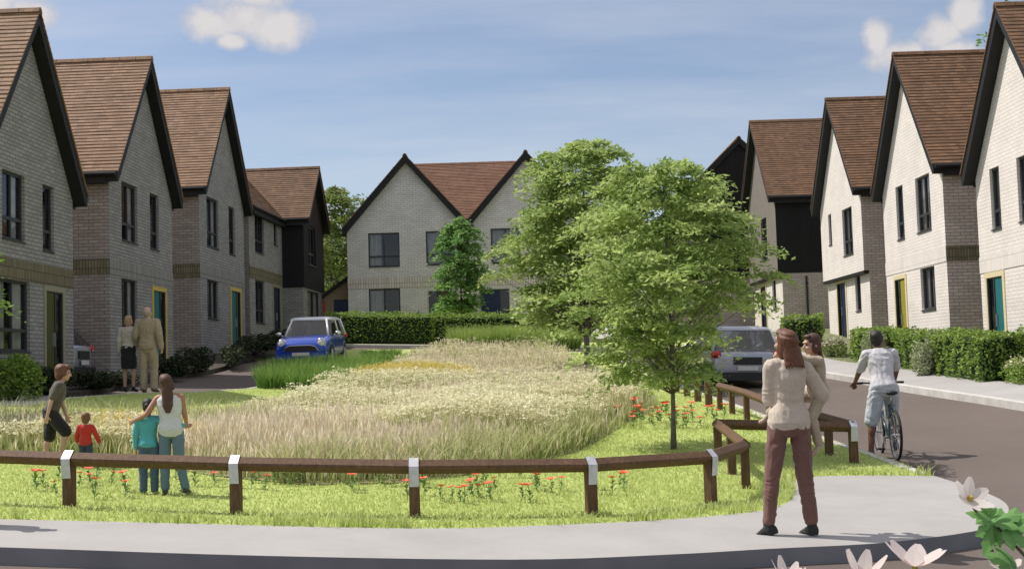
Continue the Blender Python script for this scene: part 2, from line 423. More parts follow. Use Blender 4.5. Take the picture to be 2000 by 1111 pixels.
def window(root, x0, x1, z0, z1, split=None, transom=.3, y=.1, curt='both', cm='curtain'):
    f = .055; mb = MB(); d0, d1 = y - .035, y + .04
    mb.box(x0, d0, z0, x0 + f, d1, z1); mb.box(x1 - f, d0, z0, x1, d1, z1)
    mb.box(x0 + f, d0, z1 - f, x1 - f, d1, z1); mb.box(x0 + f, d0, z0, x1 - f, d1, z0 + f)
    zt = z0 + (z1 - z0) * transom
    if split:
        xm = x0 + (x1 - x0) * split; mb.box(xm - .03, d0 - .003, z0 + f, xm + .03, d1 - .01, z1 - f)
    if transom:
        xr = [(x0 + f, x1 - f)] if not split else [(x0 + f, xm - .03), (xm + .03, x1 - f)]
        for a, b in xr[:2]: mb.box(a, d0 + .002, zt - .035, b, d1 - .012, zt + .035)
    w = mb.build('window', M['frame_dark'], root)
    g = MB(); g.quad((x0 + .02, y, z0 + .02), (x1 - .02, y, z0 + .02), (x1 - .02, y, z1 - .02), (x0 + .02, y, z1 - .02)); g.build('pane', M['glass'], w)
    s = MB(); s.box(x0 - .0, -.035, z0 - .03, x1 + .0, y - .036, z0 - .001); s.build('sill', M['frame_dark'], w)
    c = MB(); Wd = x1 - x0
    def drape(a, b, zlo, zhi, yy):
        n = max(4, int((b - a) / .045)); pts = [(a + (b - a) * i / n, yy + .022 * math.sin(i * 1.9) + .01 * math.sin(i * .7)) for i in range(n + 1)]
        for (xa, ya), (xb, yb) in zip(pts, pts[1:]): c.quad((xa, ya, zlo), (xb, yb, zlo), (xb, yb, zhi), (xa, ya, zhi))
    if curt in ('both', 'left'): drape(x0 + .01, x0 + Wd * random.uniform(.36, .48), z0 + .02, z1, y + .075)
    if curt in ('both', 'right'): drape(x1 - Wd * random.uniform(.34, .46), x1 - .01, z0 + .02, z1, y + .075)
    if curt == 'full': drape(x0 + .01, x1 - .01, z0 + .02, z1, y + .075)
    if c.v: c.build('curtain', M[cm], w)
    return w
def door(root, x0, x1, z1, leaf, surround, leaf_side='left', y=.035, sw=.12, panel=.42, z0=0.):
    """x0..x1 is the opening; surround stands around it on the wall face; side light beside the leaf"""
    mb = MB(); p = .022
    mb.box(x0 - sw, -p, z0, x0, .06, z1 + sw); mb.box(x1, -p, z0, x1 + sw, .06, z1 + sw); mb.box(x0, -p, z1, x1, .06, z1 + sw)
    d = mb.build('door', M[surround], root)
    W = x1 - x0; xs = x0 + W * (1 - panel) if leaf_side == 'left' else x0 + W * panel
    a, b = (x0, xs) if leaf_side == 'left' else (xs, x1); g0, g1 = (xs, x1) if leaf_side == 'left' else (x0, xs)
    l = MB(); l.box(a + .03, y - .02, z0 + .03, b - .03, y + .03, z1 - .03)
    for k in range(1, 5): xx = a + .03 + (b - a - .06) * k / 5; l.box(xx - .006, y - .024, z0 + .08, xx + .006, y - .02, z1 - .08)
    l.build('door_leaf', M[leaf], d)
    f = MB()
    for xx in (x0, x1 - .03, xs - .03): f.box(xx, y - .04, z0, xx + (.03 if xx != xs - .03 else .06), y + .05, z1 - .03)
    f.box(x0, y - .04, z1 - .03, x1, y + .05, z1); f.build('door_frame', M['frame_dark'], d)
    g = MB(); g.quad((g0 + .03, y, z0 + .03), (g1 - .03, y, z0 + .03), (g1 - .03, y, z1 - .03), (g0 + .03, y, z1 - .03)); g.build('side_light', M['glass'], d)
    h = MB(); hx = b - .12 if leaf_side == 'left' else a + .12; h.box(hx - .015, y - .07, z0 + .95, hx + .015, y - .021, z0 + 1.25); h.build('handle', M['steel'], d)
    st = MB(); st.box(x0 - sw, -.3, z0 - .12, x1 + sw, -.026, z0 + .02); st.build('doorstep', M['kerb'], d)
def roof(root, W, D, eave, apex, tile, ov=.28, so=.18, y0=0., y1=None, both=True, name='roof', verge_front=True, back=True, trims=True):
    """gable roof, ridge along +y above x = W/2"""
    y1 = D if y1 is None else y1
    tan = (apex - eave) / (W / 2); cx = W / 2; half = W / 2 + so; zt = apex + .16
    sl = math.hypot(half, half * tan); n = max(6, int(sl / .125)); mb = MB()
    def top(d): return zt - d * tan
    for sg in (-1, 1):
        ya, yb = y0 - ov - .03, y1 + (ov if back else 0)
        for k in range(n):
            d0 = half * k / n; d1 = half * (k + 1) / n + .012
            z0 = top(d0); z1 = top(d1) + .03
            # tile course split along its length with slight unevenness
            m = max(2, int((yb - ya) / .8)); ys = np.linspace(ya, yb, m + 1); jit = rng.uniform(-.006, .008, m + 1)
            for q in range(m):
                A = (cx + sg * d0, ys[q], z0); B = (cx + sg * d0, ys[q + 1], z0); Cc = (cx + sg * d1, ys[q + 1], z1 + jit[q + 1]); Dd = (cx + sg * d1, ys[q], z1 + jit[q])
                Cl = (Cc[0], Cc[1], top(d1) - .004); Dl = (Dd[0], Dd[1], top(d1) - .004)
                if sg > 0: mb.quad(A, Dd, Cc, B); mb.quad(Dd, Dl, Cl, Cc)
                else: mb.quad(A, B, Cc, Dd); mb.quad(Dd, Cc, Cl, Dl)
        mb.quad((cx, ya, zt - .03), (cx + sg * half, ya, top(half) - .03), (cx + sg * half, yb, top(half) - .03), (cx, yb, zt - .03))
        for yy in (ya, yb): mb.poly([(cx, yy, zt + .01), (cx + sg * half, yy, top(half) + .03), (cx + sg * half, yy, top(half) - .03), (cx, yy, zt - .03)])
    r = mb.build(name, M[tile], root)
    rt = MB()
    nr = int((y1 - y0 + ov) / .42)
    for k in range(nr):
        a = y0 - ov - .03 + k * (y1 - y0 + 2 * ov) / nr; b = a + (y1 - y0 + 2 * ov) / nr - .012
        prof = [(cx - .11, zt - .065), (cx - .06, zt + .03), (cx, zt + .055), (cx + .06, zt + .03), (cx + .11, zt - .065)]
        rt.prism(None, ([(x, a, z) for x, z in prof], [(x, b, z) for x, z in prof]))
    rt.build('ridge_tiles', M[tile], r)
    dp = .28
    if verge_front:
        for sg in (-1, 1):
            b = MB(); zz = top(half)
            prof = [(cx, zt - .032), (cx + sg * half, zz - .032), (cx + sg * (half), zz - .032 - dp * .8), (cx + sg * (half - .1), zz - .032 - dp * .8), (cx, zt - .032 - dp)]
            a_ = [(x, y0 - ov, z) for x, z in prof]; b_ = [(x, y0 - .004, z) for x, z in prof]
            if sg < 0: a_.reverse(); b_.reverse()
            b.prism(None, (a_, b_)); b.build('bargeboard', M['trim_black'], root)
    zz = top(half)
    for sg in ((-1, 1) if trims else ()):
        b = MB(); xa, xb = (cx + sg * (W / 2 + .004), cx + sg * (half + .02)); xa, xb = min(xa, xb), max(xa, xb)
        b.box(xa, y0 + .0, zz - .30, xb, y1 + (ov if back else 0), zz - .036); b.build('fascia', M['trim_black'], root)
        if sg > 0 or True:
            gt = MB(); gx = cx + sg * (half + .075); gt.tube([(gx, y0 - ov + .02, zz - .07), (gx, y1 + (ov if back else 0), zz - .07)], .055, 8); gt.build('gutter', M['pipe_black'], root)
    return r
def shell(mb, W, D, eave, apex, holes, m_front=0, m_side=0, zb=-.5, zsplit=None):
    wall_grid(mb, W, zb, eave, holes, m_front)
    mb.poly([(0, 0, eave), (W, 0, eave), (W / 2, 0, apex)], m_front)
    mb.quad((0, D, zb), (0, 0, zb), (0, 0, eave), (0, D, eave), m_side); mb.quad((W, 0, zb), (W, D, zb), (W, D, eave), (W, 0, eave), m_side)
    mb.quad((W, D, zb), (0, D, zb), (0, D, eave), (W, D, eave), m_side); mb.poly([(W, D, eave), (0, D, eave), (W / 2, D, apex)], m_side)
def interior(root, W, D, eave):
    mb = MB()
    mb.quad((.05, 1.6, -.3), (W - .05, 1.6, -.3), (W - .05, 1.6, eave - .05), (.05, 1.6, eave - .05))
    z = eave * .54; mb.box(.05, .2, z, W - .05, 1.59, z + .1)
    mb.quad((.05, .2, eave - .04), (W - .05, .2, eave - .04), (W - .05, 1.59, eave - .04), (.05, 1.59, eave - .04))
    mb.box(.05, .2, -.1, W - .05, 1.59, 0)
    mb.build('interior', M['dark_room'], root)
def band(root, x0, x1, z0, z1, mat, y=-.014, side=None, D=0, W=0):
    mb = MB(); mb.box(x0, y, z0, x1, -.001, z1); mb.build('brick_band', M[mat], root)
def downpipe(root, x, y, z0, z1):
    mb = MB(); mb.tube([(x, y, z0), (x, y, z1 - .25), (x, y, z1)], .04, 8)
    for z in np.arange(z0 + .6, z1, 1.6): mb.tube([(x, y, z), (x, y, z + .05)], .052, 8)
    mb.build('downpipe', M['pipe_black'], root)
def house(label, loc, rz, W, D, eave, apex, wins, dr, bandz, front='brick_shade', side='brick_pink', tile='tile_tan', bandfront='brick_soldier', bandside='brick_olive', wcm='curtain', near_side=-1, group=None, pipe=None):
    root = empty('house', loc, rz, label, 'house', group)
    holes = [w[:4] for w in wins] + ([(dr[0], dr[1], -.02, dr[2])] if dr else [])
    mb = MB(); shell(mb, W, D, eave, apex, holes, 0, 1); mb.build('wall', [M[front], M[side]], root)
    for w in wins: window(root, *w[:4], split=w[4], transom=w[5], curt=w[6], cm=wcm)
    if dr: door(root, dr[0], dr[1], dr[2], dr[3], dr[4], dr[5])
    band(root, -.012, W + .012, bandz[0], bandz[1], bandfront)
    if bandside:
        x = -.0 if near_side < 0 else W
        mb = MB(); mb.box(*( (-.016, .001, bandz[0], -.001, D * .98, bandz[1]) if near_side < 0 else (W + .001, .001, bandz[0], W + .016, D * .98, bandz[1]) )); mb.build('brick_band', M[bandside], root)
    interior(root, W, D, eave)
    roof(root, W, D, eave, apex, tile)
    if pipe: downpipe(root, *pipe)
    return root
GL, GR = 'gabled houses along the left of the green', 'gabled houses along the right of the road'
LZ = R(90) - R(1.95)
# left row: local x runs away from the camera, local y into the house
def at_left(px, py, yaw, back=0.): return (px - math.sin(yaw) * back, py - math.cos(yaw) * back)
b = 1.70
x, y = at_left(-10., 29.1, R(1.95), 5.05)
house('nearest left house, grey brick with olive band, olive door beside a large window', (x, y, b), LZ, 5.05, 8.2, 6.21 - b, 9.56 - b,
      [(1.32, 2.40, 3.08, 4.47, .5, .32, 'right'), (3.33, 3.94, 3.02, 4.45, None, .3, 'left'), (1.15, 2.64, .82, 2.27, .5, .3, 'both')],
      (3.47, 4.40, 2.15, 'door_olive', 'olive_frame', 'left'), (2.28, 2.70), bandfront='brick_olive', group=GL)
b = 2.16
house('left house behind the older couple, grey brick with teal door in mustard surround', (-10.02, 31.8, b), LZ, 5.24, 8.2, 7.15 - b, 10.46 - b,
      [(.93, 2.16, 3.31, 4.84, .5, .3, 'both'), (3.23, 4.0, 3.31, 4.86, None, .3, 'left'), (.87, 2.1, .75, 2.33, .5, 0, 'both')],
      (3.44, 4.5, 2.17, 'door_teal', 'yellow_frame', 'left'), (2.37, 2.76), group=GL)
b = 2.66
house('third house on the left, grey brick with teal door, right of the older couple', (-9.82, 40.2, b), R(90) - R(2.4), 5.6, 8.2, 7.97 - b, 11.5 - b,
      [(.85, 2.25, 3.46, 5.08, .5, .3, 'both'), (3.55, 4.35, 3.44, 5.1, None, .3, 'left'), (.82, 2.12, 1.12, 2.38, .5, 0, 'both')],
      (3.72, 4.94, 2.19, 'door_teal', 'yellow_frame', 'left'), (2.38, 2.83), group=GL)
# right row: local x runs toward the camera (origin at the far corner)
RZ = R(-90)
b = 1.55
house('nearest right house, white brick with teal door, cut by the photo edge', (11.16, 30.42, b), RZ, 5.1, 8.2, 6.25 - b, 9.42 - b,
      [(.9, 1.48, 3.19, 4.6, None, .3, 'full'), (2.5, 3.65, 3.19, 4.6, .5, .3, 'full'), (2.62, 3.75, .75, 2.4, .5, 0, 'full')],
      (.4, 1.36, 2.1, 'door_teal', 'cream_frame', 'right'), (2.24, 2.62), front='brick_white', side='brick_grey', tile='tile_brown', bandfront='brick_white_sol', wcm='curtain_white', near_side=1, group=GR)
b = 1.85; W = 5.3
house('white brick house on the right with lime green door and olive band on its side', (11.08, 32.5 + W, b), RZ, W, 8.2, 6.82 - b, 10.13 - b,
      [(W - 4.0, W - 3.33, 3.36, 4.87, None, .3, 'full'), (W - 2.2, W - 1.02, 3.37, 4.85, .5, .3, 'full'), (W - 2.15, W - .98, 1.26, 2.39, .5, 0, 'full')],
      (W - 4.46, W - 3.5, 2.24, 'door_lime', 'cream_frame', 'right'), (2.42, 2.8), front='brick_white', side='brick_grey', tile='tile_brown', bandfront='brick_white_sol', wcm='curtain_white', near_side=1, group=GR)

def moved(root, before, mat):
    for c in root.children:
        if c not in before: c.matrix_local = mat @ c.matrix_local
def jetty_house(label, loc, W, D, eave, apex, zj, dy, up, low, dr, front_up, front_low, side_up, side_low, group, pipe, tile='tile_brown'):
    """upper storey standing out over the ground floor by dy; local origin at the far corner"""
    root = empty('house', loc, RZ, label, 'house', group)
    mb = MB(); wall_grid(mb, W, zj, eave, [w[:4] for w in up], 0)
    mb.poly([(0, 0, eave), (W, 0, eave), (W / 2, 0, apex)], 0)
    for xx in (0, W):
        q = [(xx, 0, zj), (xx, D, zj), (xx, D, eave), (xx, 0, eave)]; mb.poly(q if xx else q[::-1], 1)
    mb.quad((0, 0, zj), (0, dy + .3, zj), (W, dy + .3, zj), (W, 0, zj), 0)
    mb.quad((W, D, -.5), (0, D, -.5), (0, D, eave), (W, D, eave), 1); mb.poly([(W, D, eave), (0, D, eave), (W / 2, D, apex)], 1)
    mb.build('wall', [M[front_up], M[side_up]], root)
    e = .004
    mb = MB(); wall_grid(mb, W + e, -.5, zj - .003, [w[:4] for w in low] + [(dr[0], dr[1], -.02, dr[2])], 0, y=dy, x0=-e)
    for xx in (-e, W + e):
        q = [(xx, dy, -.5), (xx, D, -.5), (xx, D, zj - .003), (xx, dy, zj - .003)]; mb.poly(q if xx > 0 else q[::-1], 1)
    mb.build('wall', [M[front_low], M[side_low]], root)
    for w in up: window(root, *w[:4], split=w[4], transom=w[5], curt=w[6], cm='curtain_white')
    before = set(root.children)
    for w in low: window(root, *w[:4], split=w[4], transom=w[5], curt=w[6], cm='curtain_white')
    door(root, *dr)
    moved(root, before, Matrix.Translation((0, dy, 0)))
    t = MB(); t.box(-.006, -.008, zj - .10, W + .006, dy - .002, zj - .006); t.build('jetty_trim', M['trim_black'], root)
    interior(root, W, D, eave); roof(root, W, D, eave, apex, tile)
    if pipe: downpipe(root, *pipe)
    return root
b = 2.4; W = 5.35
jetty_house('white brick house on the right with blue door under its overhanging upper storey', (11.12, 40.3 + W, b), W, 8.2, 7.32 - b, 10.52 - b, 2.24, .16,
    [(W - 4.24, W - 3.82, 3.44, 4.5, None, 0, 'none'), (W - 2.36, W - 1.13, 2.89, 4.43, .5, .3, 'full')],
    [(W - 1.74, W - 1.08, 1.02, 2.18, None, 0, 'full')],
    (W - 4.05, W - 2.95, 2.06, 'door_blue', 'cream_frame', 'right'), 'brick_white', 'brick_white', 'brick_grey', 'brick_grey', GR, (W + .06, .95, -.3, 4.75))
b = 2.95; W = 5.95
jetty_house('far right house with taupe front and black clad side wall over grey brick', (10.42, 50 + W, b), W, 8.2, 8.37 - b, 11.72 - b, 2.33, .16,
    [(W - 5.25, W - 4.55, 3.72, 4.83, None, 0, 'none'), (W - 3.0, W - 1.85, 3.08, 4.78, .5, .3, 'full')],
    [(W - 2.0, W - 1.3, 1.0, 2.18, None, 0, 'full')],
    (W - 4.4, W - 3.3, 2.06, 'door_blue', 'cream_frame', 'right'), 'render_taupe', 'brick_white', 'clad_black', 'brick_grey', GR, (W + .06, 1.1, -.3, 2.2))
# left row, last house: main range with its ridge along the street and a black clad cross wing
b = 3.1; W = 5.05; D = 7.6
yaw = R(3.3); hz = R(90) - yaw
h4 = empty('house', (-9.55, 46.5, b), hz, 'last house on the left with a black clad cross wing over its brick ground floor', 'house', GL)
e4 = 8.15 - b; a4 = e4 + 3.8
wins = [(.85, 2.2, 3.40, 4.92, .5, .3, 'left'), (3.74, 4.3, 3.93, 4.92, None, 0, 'none'), (.8, 2.13, .76, 2.36, .5, .3, 'left')]
mb = MB(); wall_grid(mb, W, -.5, e4, [w[:4] for w in wins] + [(3.5, 4.55, -.02, 2.25)], 0)
mb.poly([(0, D, -.5), (0, 0, -.5), (0, 0, e4), (0, D / 2, a4), (0, D, e4)], 1); mb.poly([(W + 3.9, 0 + .9, -.5), (W + 3.9, D, -.5), (W + 3.9, D, e4), (W + 3.9, D / 2, a4), (W + 3.9, .9, e4)], 1)
mb.quad((W + 3.9, D, -.5), (0, D, -.5), (0, D, e4), (W + 3.9, D, e4), 1)
mb.build('wall', [M['brick_shade'], M['brick_pink']], h4)
for w in wins: window(h4, *w[:4], split=w[4], transom=w[5], curt=w[6])
door(h4, 3.5, 4.55, 2.25, 'door_blue', 'olive_frame', 'left')
band(h4, -.012, W - .01, 2.38, 2.82, 'brick_olive'); interior(h4, W, D, e4)
bf = set(h4.children)
roof(h4, D, W + 3.9, e4, a4, 'tile_brown')
# roof() has its ridge along +y above x = W/2: turn it so the ridge runs along the street (x)
moved(h4, bf, Matrix(((0, 1, 0, 0), (1, 0, 0, 0), (0, 0, 1, 0), (0, 0, 0, 1))) if False else Matrix.Translation((0, D, 0)) @ Matrix.Rotation(R(-90), 4, 'Z'))
bf = set(h4.children)
WW = 3.95; WD = 4.6; we = 8.25 - b; wa = 10.42 - b; zc = 5.42 - b
wu = [(.95, 2.28, 3.30, 4.92, .5, .3, 'left')]; wl = [(.75, 2.95, .12, 2.24, .5, 0, 'both')]
mb = MB(); wall_grid(mb, WW, zc, we, [w[:4] for w in wu], 0); mb.poly([(0, 0, we), (WW, 0, we), (WW / 2, 0, wa)], 0)
mb.quad((0, WD, zc), (0, 0, zc), (0, 0, we), (0, WD, we), 0); mb.quad((WW, 0, zc), (WW, WD, zc), (WW, WD, we), (WW, 0, we), 0)
mb.quad((0, 0, zc), (0, .3, zc), (WW, .3, zc), (WW, 0, zc), 0); mb.build('wall', M['clad_black'], h4)
mb = MB(); wall_grid(mb, WW - .04, -.5, zc - .004, [w[:4] for w in wl], 0, y=.05, x0=.04)
mb.quad((.04, WD, -.5), (.04, .05, -.5), (.04, .05, zc - .004), (.04, WD, zc - .004), 0); mb.quad((WW - .04, .05, -.5), (WW - .04, WD, -.5), (WW - .04, WD, zc - .004), (WW - .04, .05, zc - .004), 0)
mb.build('wall', M['brick_shade'], h4)
for w in wu + wl: window(h4, *w[:4], split=w[4], transom=w[5], curt=w[6])
interior(h4, WW, WD, we); roof(h4, WW, WD, we, wa, 'tile_brown', back=False)
moved(h4, bf, Matrix.Rotation(-hz, 4, 'Z') @ Matrix.Translation((-8.37 + 9.55, 51.5 - 46.5, 0)) @ Matrix.Rotation(hz, 4, 'Z'))
# the pair of houses across the end of the street
b = 3.15; W = 5.16; x0 = -7.0
ce = empty('semi_detached_houses', (x0, 54.5, b), 0, 'pair of grey brick houses with two front gables behind the long clipped hedge', 'house pair')
ee = 8.08 - b; aa = 10.98 - b; W2 = 2 * W; D = 7.2
wins = [(.9, 2.24, 6.39 - b, 7.84 - b, .5, .3, 'left'), (3.37, 4.6, 6.4 - b, 7.85 - b, .5, .3, 'full'), (6.15, 7.4, 6.38 - b, 7.88 - b, .5, .3, 'full'), (8.4, 9.6, 6.4 - b, 7.85 - b, .5, .3, 'both'),
        (.88, 2.22, .8, 5.45 - b, .5, 0, 'left'), (8.3, 9.6, .8, 5.45 - b, .5, 0, 'both')]
mb = MB(); wall_grid(mb, W2, -.6, ee, [w[:4] for w in wins] + [(3.45, 4.61, -.02, 2.12), (5.66, 6.85, -.02, 2.12)], 0)
for k in (0, 1): mb.poly([(k * W, 0, ee), (k * W + W, 0, ee), (k * W + W / 2, 0, aa)], 0)
am = 11.15 - b
mb.quad((0, D, -.6), (0, 0, -.6), (0, 0, ee), (0, D, ee), 1); mb.quad((W2, 0, -.6), (W2, D, -.6), (W2, D, ee), (W2, 0, ee), 1)
mb.quad((W2, D, -.6), (0, D, -.6), (0, D, ee), (W2, D, ee), 1)
mb.build('wall', [M['brick_warm'], M['brick_pink']], ce)
for w in wins: window(ce, *w[:4], split=w[4], transom=w[5], curt=w[6])
door(ce, 3.45, 4.61, 2.12, 'door_olive', 'olive_frame', 'right', sw=.03, panel=.32)
door(ce, 5.66, 6.85, 2.12, 'door_blue', 'olive_frame', 'left', sw=.03, panel=.32)
band(ce, -.012, W2 + .012, 5.47 - b, 5.92 - b, 'brick_warm_sol', y=-.02); interior(ce, W2, D, ee)
bf = set(ce.children)
roof(ce, D, W, ee + .02, am, 'tile_red', verge_front=False, ov=.0, so=-.12, trims=False)
moved(ce, bf, Matrix.Translation((W / 2, D, 0)) @ Matrix.Rotation(R(-90), 4, 'Z'))
for k in (0, 1):
    bf = set(ce.children); roof(ce, W, D, ee, aa, 'tile_red', so=.16); moved(ce, bf, Matrix.Translation((k * W, 0, 0)))
downpipe(ce, W, -.06, -.3, ee - .1)
# black clad house behind the trees
b = 3.2; W = 7.3; D = 7
bh = empty('house', (6.9, 58, b), 0, 'black clad gable house seen above and behind the big trees', 'house')
e5 = 8.5 - b; a5 = 11.95 - b; zc = 5.7 - b
mb = MB(); wins = [(1.0, 2.2, 3.4, 4.8, .5, .3, 'left'), (4.4, 5.6, 3.4, 4.8, .5, .3, 'left')]; wl = [(1.0, 2.4, .9, 2.1, .5, 0, 'left'), (4.6, 5.8, .9, 2.1, .5, 0, 'left')]
wall_grid(mb, W, zc, e5, [w[:4] for w in wins], 0); mb.poly([(0, 0, e5), (W, 0, e5), (W / 2, 0, a5)], 0)
mb.quad((0, D, zc), (0, 0, zc), (0, 0, e5), (0, D, e5), 0); mb.quad((W, 0, zc), (W, D, zc), (W, D, e5), (W, 0, e5), 0); mb.poly([(W, D, zc), (0, D, zc), (0, D, e5), (W / 2, D, a5), (W, D, e5)], 0)
mb.quad((0, 0, zc), (0, .3, zc), (W, .3, zc), (W, 0, zc), 0)
mb.build('wall', M['clad_black'], bh)
mb = MB(); wall_grid(mb, W - .04, -.5, zc - .004, [w[:4] for w in wl], 0, y=.05, x0=.04); mb.quad((.04, D, -.5), (.04, .05, -.5), (.04, .05, zc - .004), (.04, D, zc - .004)); mb.quad((W - .04, .05, -.5), (W - .04, D, -.5), (W - .04, D, zc - .004), (W - .04, .05, zc - .004))
mb.build('wall', M['brick_grey'], bh)
for w in wins + wl: window(bh, *w[:4], split=w[4], transom=w[5], curt=w[6])
interior(bh, W, D, e5); roof(bh, W, D, e5, a5, 'tile_brown', ov=.1)
# lean-to beside the pair
b = 3.15
so = empty('outbuilding', (-8.15, 55.3, b), 0, 'small tan lean-to with dark door and black sloping roof between two houses', 'outbuilding')
mb = MB(); wall_grid(mb, 1.12, -.5, 2.05, [(.42, 1.05, -.02, 1.95)], 0); mb.poly([(0, 0, 2.05), (1.12, 0, 2.05), (1.12, 0, 2.9), (0, 0, 2.12)]); mb.quad((0, 4, -.5), (0, 0, -.5), (0, 0, 2.12), (0, 4, 2.12)); mb.build('wall', M['tan_wall'], so)
mb = MB(); pr = [(-.2, 2.05), (1.13, 2.98), (1.13, 2.83), (-.2, 1.90)]; mb.prism(None, ([(x, -.2, z) for x, z in pr], [(x, 4, z) for x, z in pr])); mb.build('roof', M['trim_black'], so)
mb = MB(); mb.box(.43, .07, 0, 1.04, .11, 1.94); mb.build('door', M['door_blue'], so)
mb = MB(); mb.box(-.06, -.06, -.4, .05, -.005, 1.9); mb.build('corner_post', M['red_paint'], so)
# ------------------------------------------------------------------ plants
def inpoly(x, y, poly):
    c = np.zeros(len(x), bool); P = np.array(poly); j = len(P) - 1
    for i in range(len(P)):
        xi, yi = P[i]; xj, yj = P[j]
        if yi != yj:
            c ^= ((yi > y) != (yj > y)) & (x < (xj - xi) * (y - yi) / (yj - yi) + xi)
        j = i
    return c
def scatter(poly, dens, falloff=None):
    P = np.array(poly); lo = P.min(0); hi = P.max(0); n = int((hi - lo).prod() * dens)
    x = rng.uniform(lo[0], hi[0], n); y = rng.uniform(lo[1], hi[1], n); k = inpoly(x, y, poly)
    x, y = x[k], y[k]
    if falloff:
        k = rng.random(len(x)) < np.clip(falloff / np.maximum(y, 1), 0, 1) ** 1.6; x, y = x[k], y[k]
    return x, y
# smooth 2D value noise for patchiness
_gr = rng.random((64, 64))
def vnoise(x, y, s):
    x = np.asarray(x) / s + 100; y = np.asarray(y) / s + 100; xi = np.floor(x).astype(int); yi = np.floor(y).astype(int)
    fx = x - xi; fy = y - yi; fx = fx * fx * (3 - 2 * fx); fy = fy * fy * (3 - 2 * fy); g = lambda a, b: _gr[a % 64, b % 64]
    return (g(xi, yi) * (1 - fx) + g(xi + 1, yi) * fx) * (1 - fy) + (g(xi, yi + 1) * (1 - fx) + g(xi + 1, yi + 1) * fx) * fy
def blades(x, y, h, w, lean=.25, z=None, segs=2):
    """bent blades: two stacked faces each (quad + thin quad); returns V, F, tint, hgt"""
    n = len(x); z0 = (G(x, y) if z is None else z) - .01
    a = rng.uniform(0, 2 * np.pi, n); fa = rng.uniform(0, 2 * np.pi, n); L = np.abs(rng.normal(0, lean, n)) * h
    dx, dy = np.cos(a) * L, np.sin(a) * L; wx, wy = np.cos(fa) * w / 2, np.sin(fa) * w / 2
    base = np.stack([x, y, z0], 1); W_ = np.stack([wx, wy, np.zeros(n)], 1)
    mid = base + np.stack([dx * .3, dy * .3, h * .55], 1); tip = base + np.stack([dx, dy, h], 1)
    V = np.stack([base - W_, base + W_, mid + W_ * .75, mid - W_ * .75, tip + W_ * .12, tip - W_ * .12], 1).reshape(-1, 3)
    i = np.arange(n)[:, None] * 6
    F = np.concatenate([i + np.array([[0, 1, 2, 3]]), i + np.array([[3, 2, 4, 5]])], 0)
    t = rng.random(n); hg = np.tile(np.array([0, 0, .5, .5, 1, 1.]), n)
    return V, F, np.concatenate([t, t]), hg
def join(parts):
    V, F, T, Hh, Mi = [], [], [], [], []; o = 0
    for p in parts:
        v, f, t, hg, mi = p; V.append(v); F.append(f + o); T.append(t); Hh.append(hg); Mi.append(np.full(len(f), mi)); o += len(v)
    return np.concatenate(V), np.concatenate(F), np.concatenate(T), np.concatenate(Hh), np.concatenate(Mi)
def stuff(name, parts, mats, label):
    V, F, T, Hh, Mi = join(parts); o = npobj(name, npmesh(name, V, F, mats, T, Hh, Mi)); tag(o, label, name.replace('_', ' '), kind='stuff'); return o
# meadow outline (tall growth) inside the lawn
meadow = [(-10.0, 18.2), (-8.2, 16.6), (-6.6, 15.6), (-5.6, 15.5), (-4.6, 15.2), (-3.3, 14.0), (-2.2, 13.35), (-1.2, 13.6), (-.1, 14.8), (.8, 16.8), (1.35, 19.0), (1.95, 21.6), (2.65, 24.0), (2.85, 26.0), (2.7, 28.5), (2.3, 33), (2.0, 38), (1.7, 43.6), (-2.6, 43.6), (-3.6, 39), (-3.4, 34), (-3.2, 30), (-3.6, 28.0), (-3.9, 25), (-3.9, 22.2), (-4.6, 20.2), (-6.0, 18.9), (-8.0, 18.9), (-10, 19.6)]
def edge_dist(x, y, poly):
    P = np.array(poly); d = np.full(len(x), 1e9)
    for i in range(len(P)):
        a = P[i]; b = P[(i + 1) % len(P)]; ab = b - a
        t = np.clip(((x - a[0]) * ab[0] + (y - a[1]) * ab[1]) / (ab @ ab), 0, 1)
        d = np.minimum(d, np.hypot(x - a[0] - ab[0] * t, y - a[1] - ab[1] * t))
    return d
MOUND = lambda x, y: np.zeros_like(x)
# lawn blades: dense where the camera is close, thinner farther back
lx, ly = scatter([p for p in lawn_poly if p[1] < 31] , 1500, 10.6)
k = ~inpoly(lx, ly, meadow) & (ly < 29) & (lx > -10.5); lx, ly = lx[k], ly[k]
nz = vnoise(lx, ly, .9) * .6 + vnoise(lx, ly, .25) * .4
ed = np.exp(-edge_dist(lx, ly, grass_edge + [(8, 20), (-14, 20)]) / .22)
tuft = np.clip((vnoise(lx, ly, .16) - .35) * 2.2, 0, 1)
h = (.022 + .03 * nz) * rng.uniform(.6, 1.4, len(lx)) * (1 + ed * tuft * 3.4)
p = blades(lx, ly, h, rng.uniform(.008, .014, len(lx)) * (1 + ly * .02), .6)
tint = np.clip(.25 + .5 * np.tile(nz, 2) + rng.normal(0, .18, len(p[2])) - .25 * np.tile(ed * tuft, 2), 0, 1)
stuff('lawn_grass', [(p[0], p[1], tint, p[3], 0)], [M['grass']], 'short mown bright green grass around the meadow')
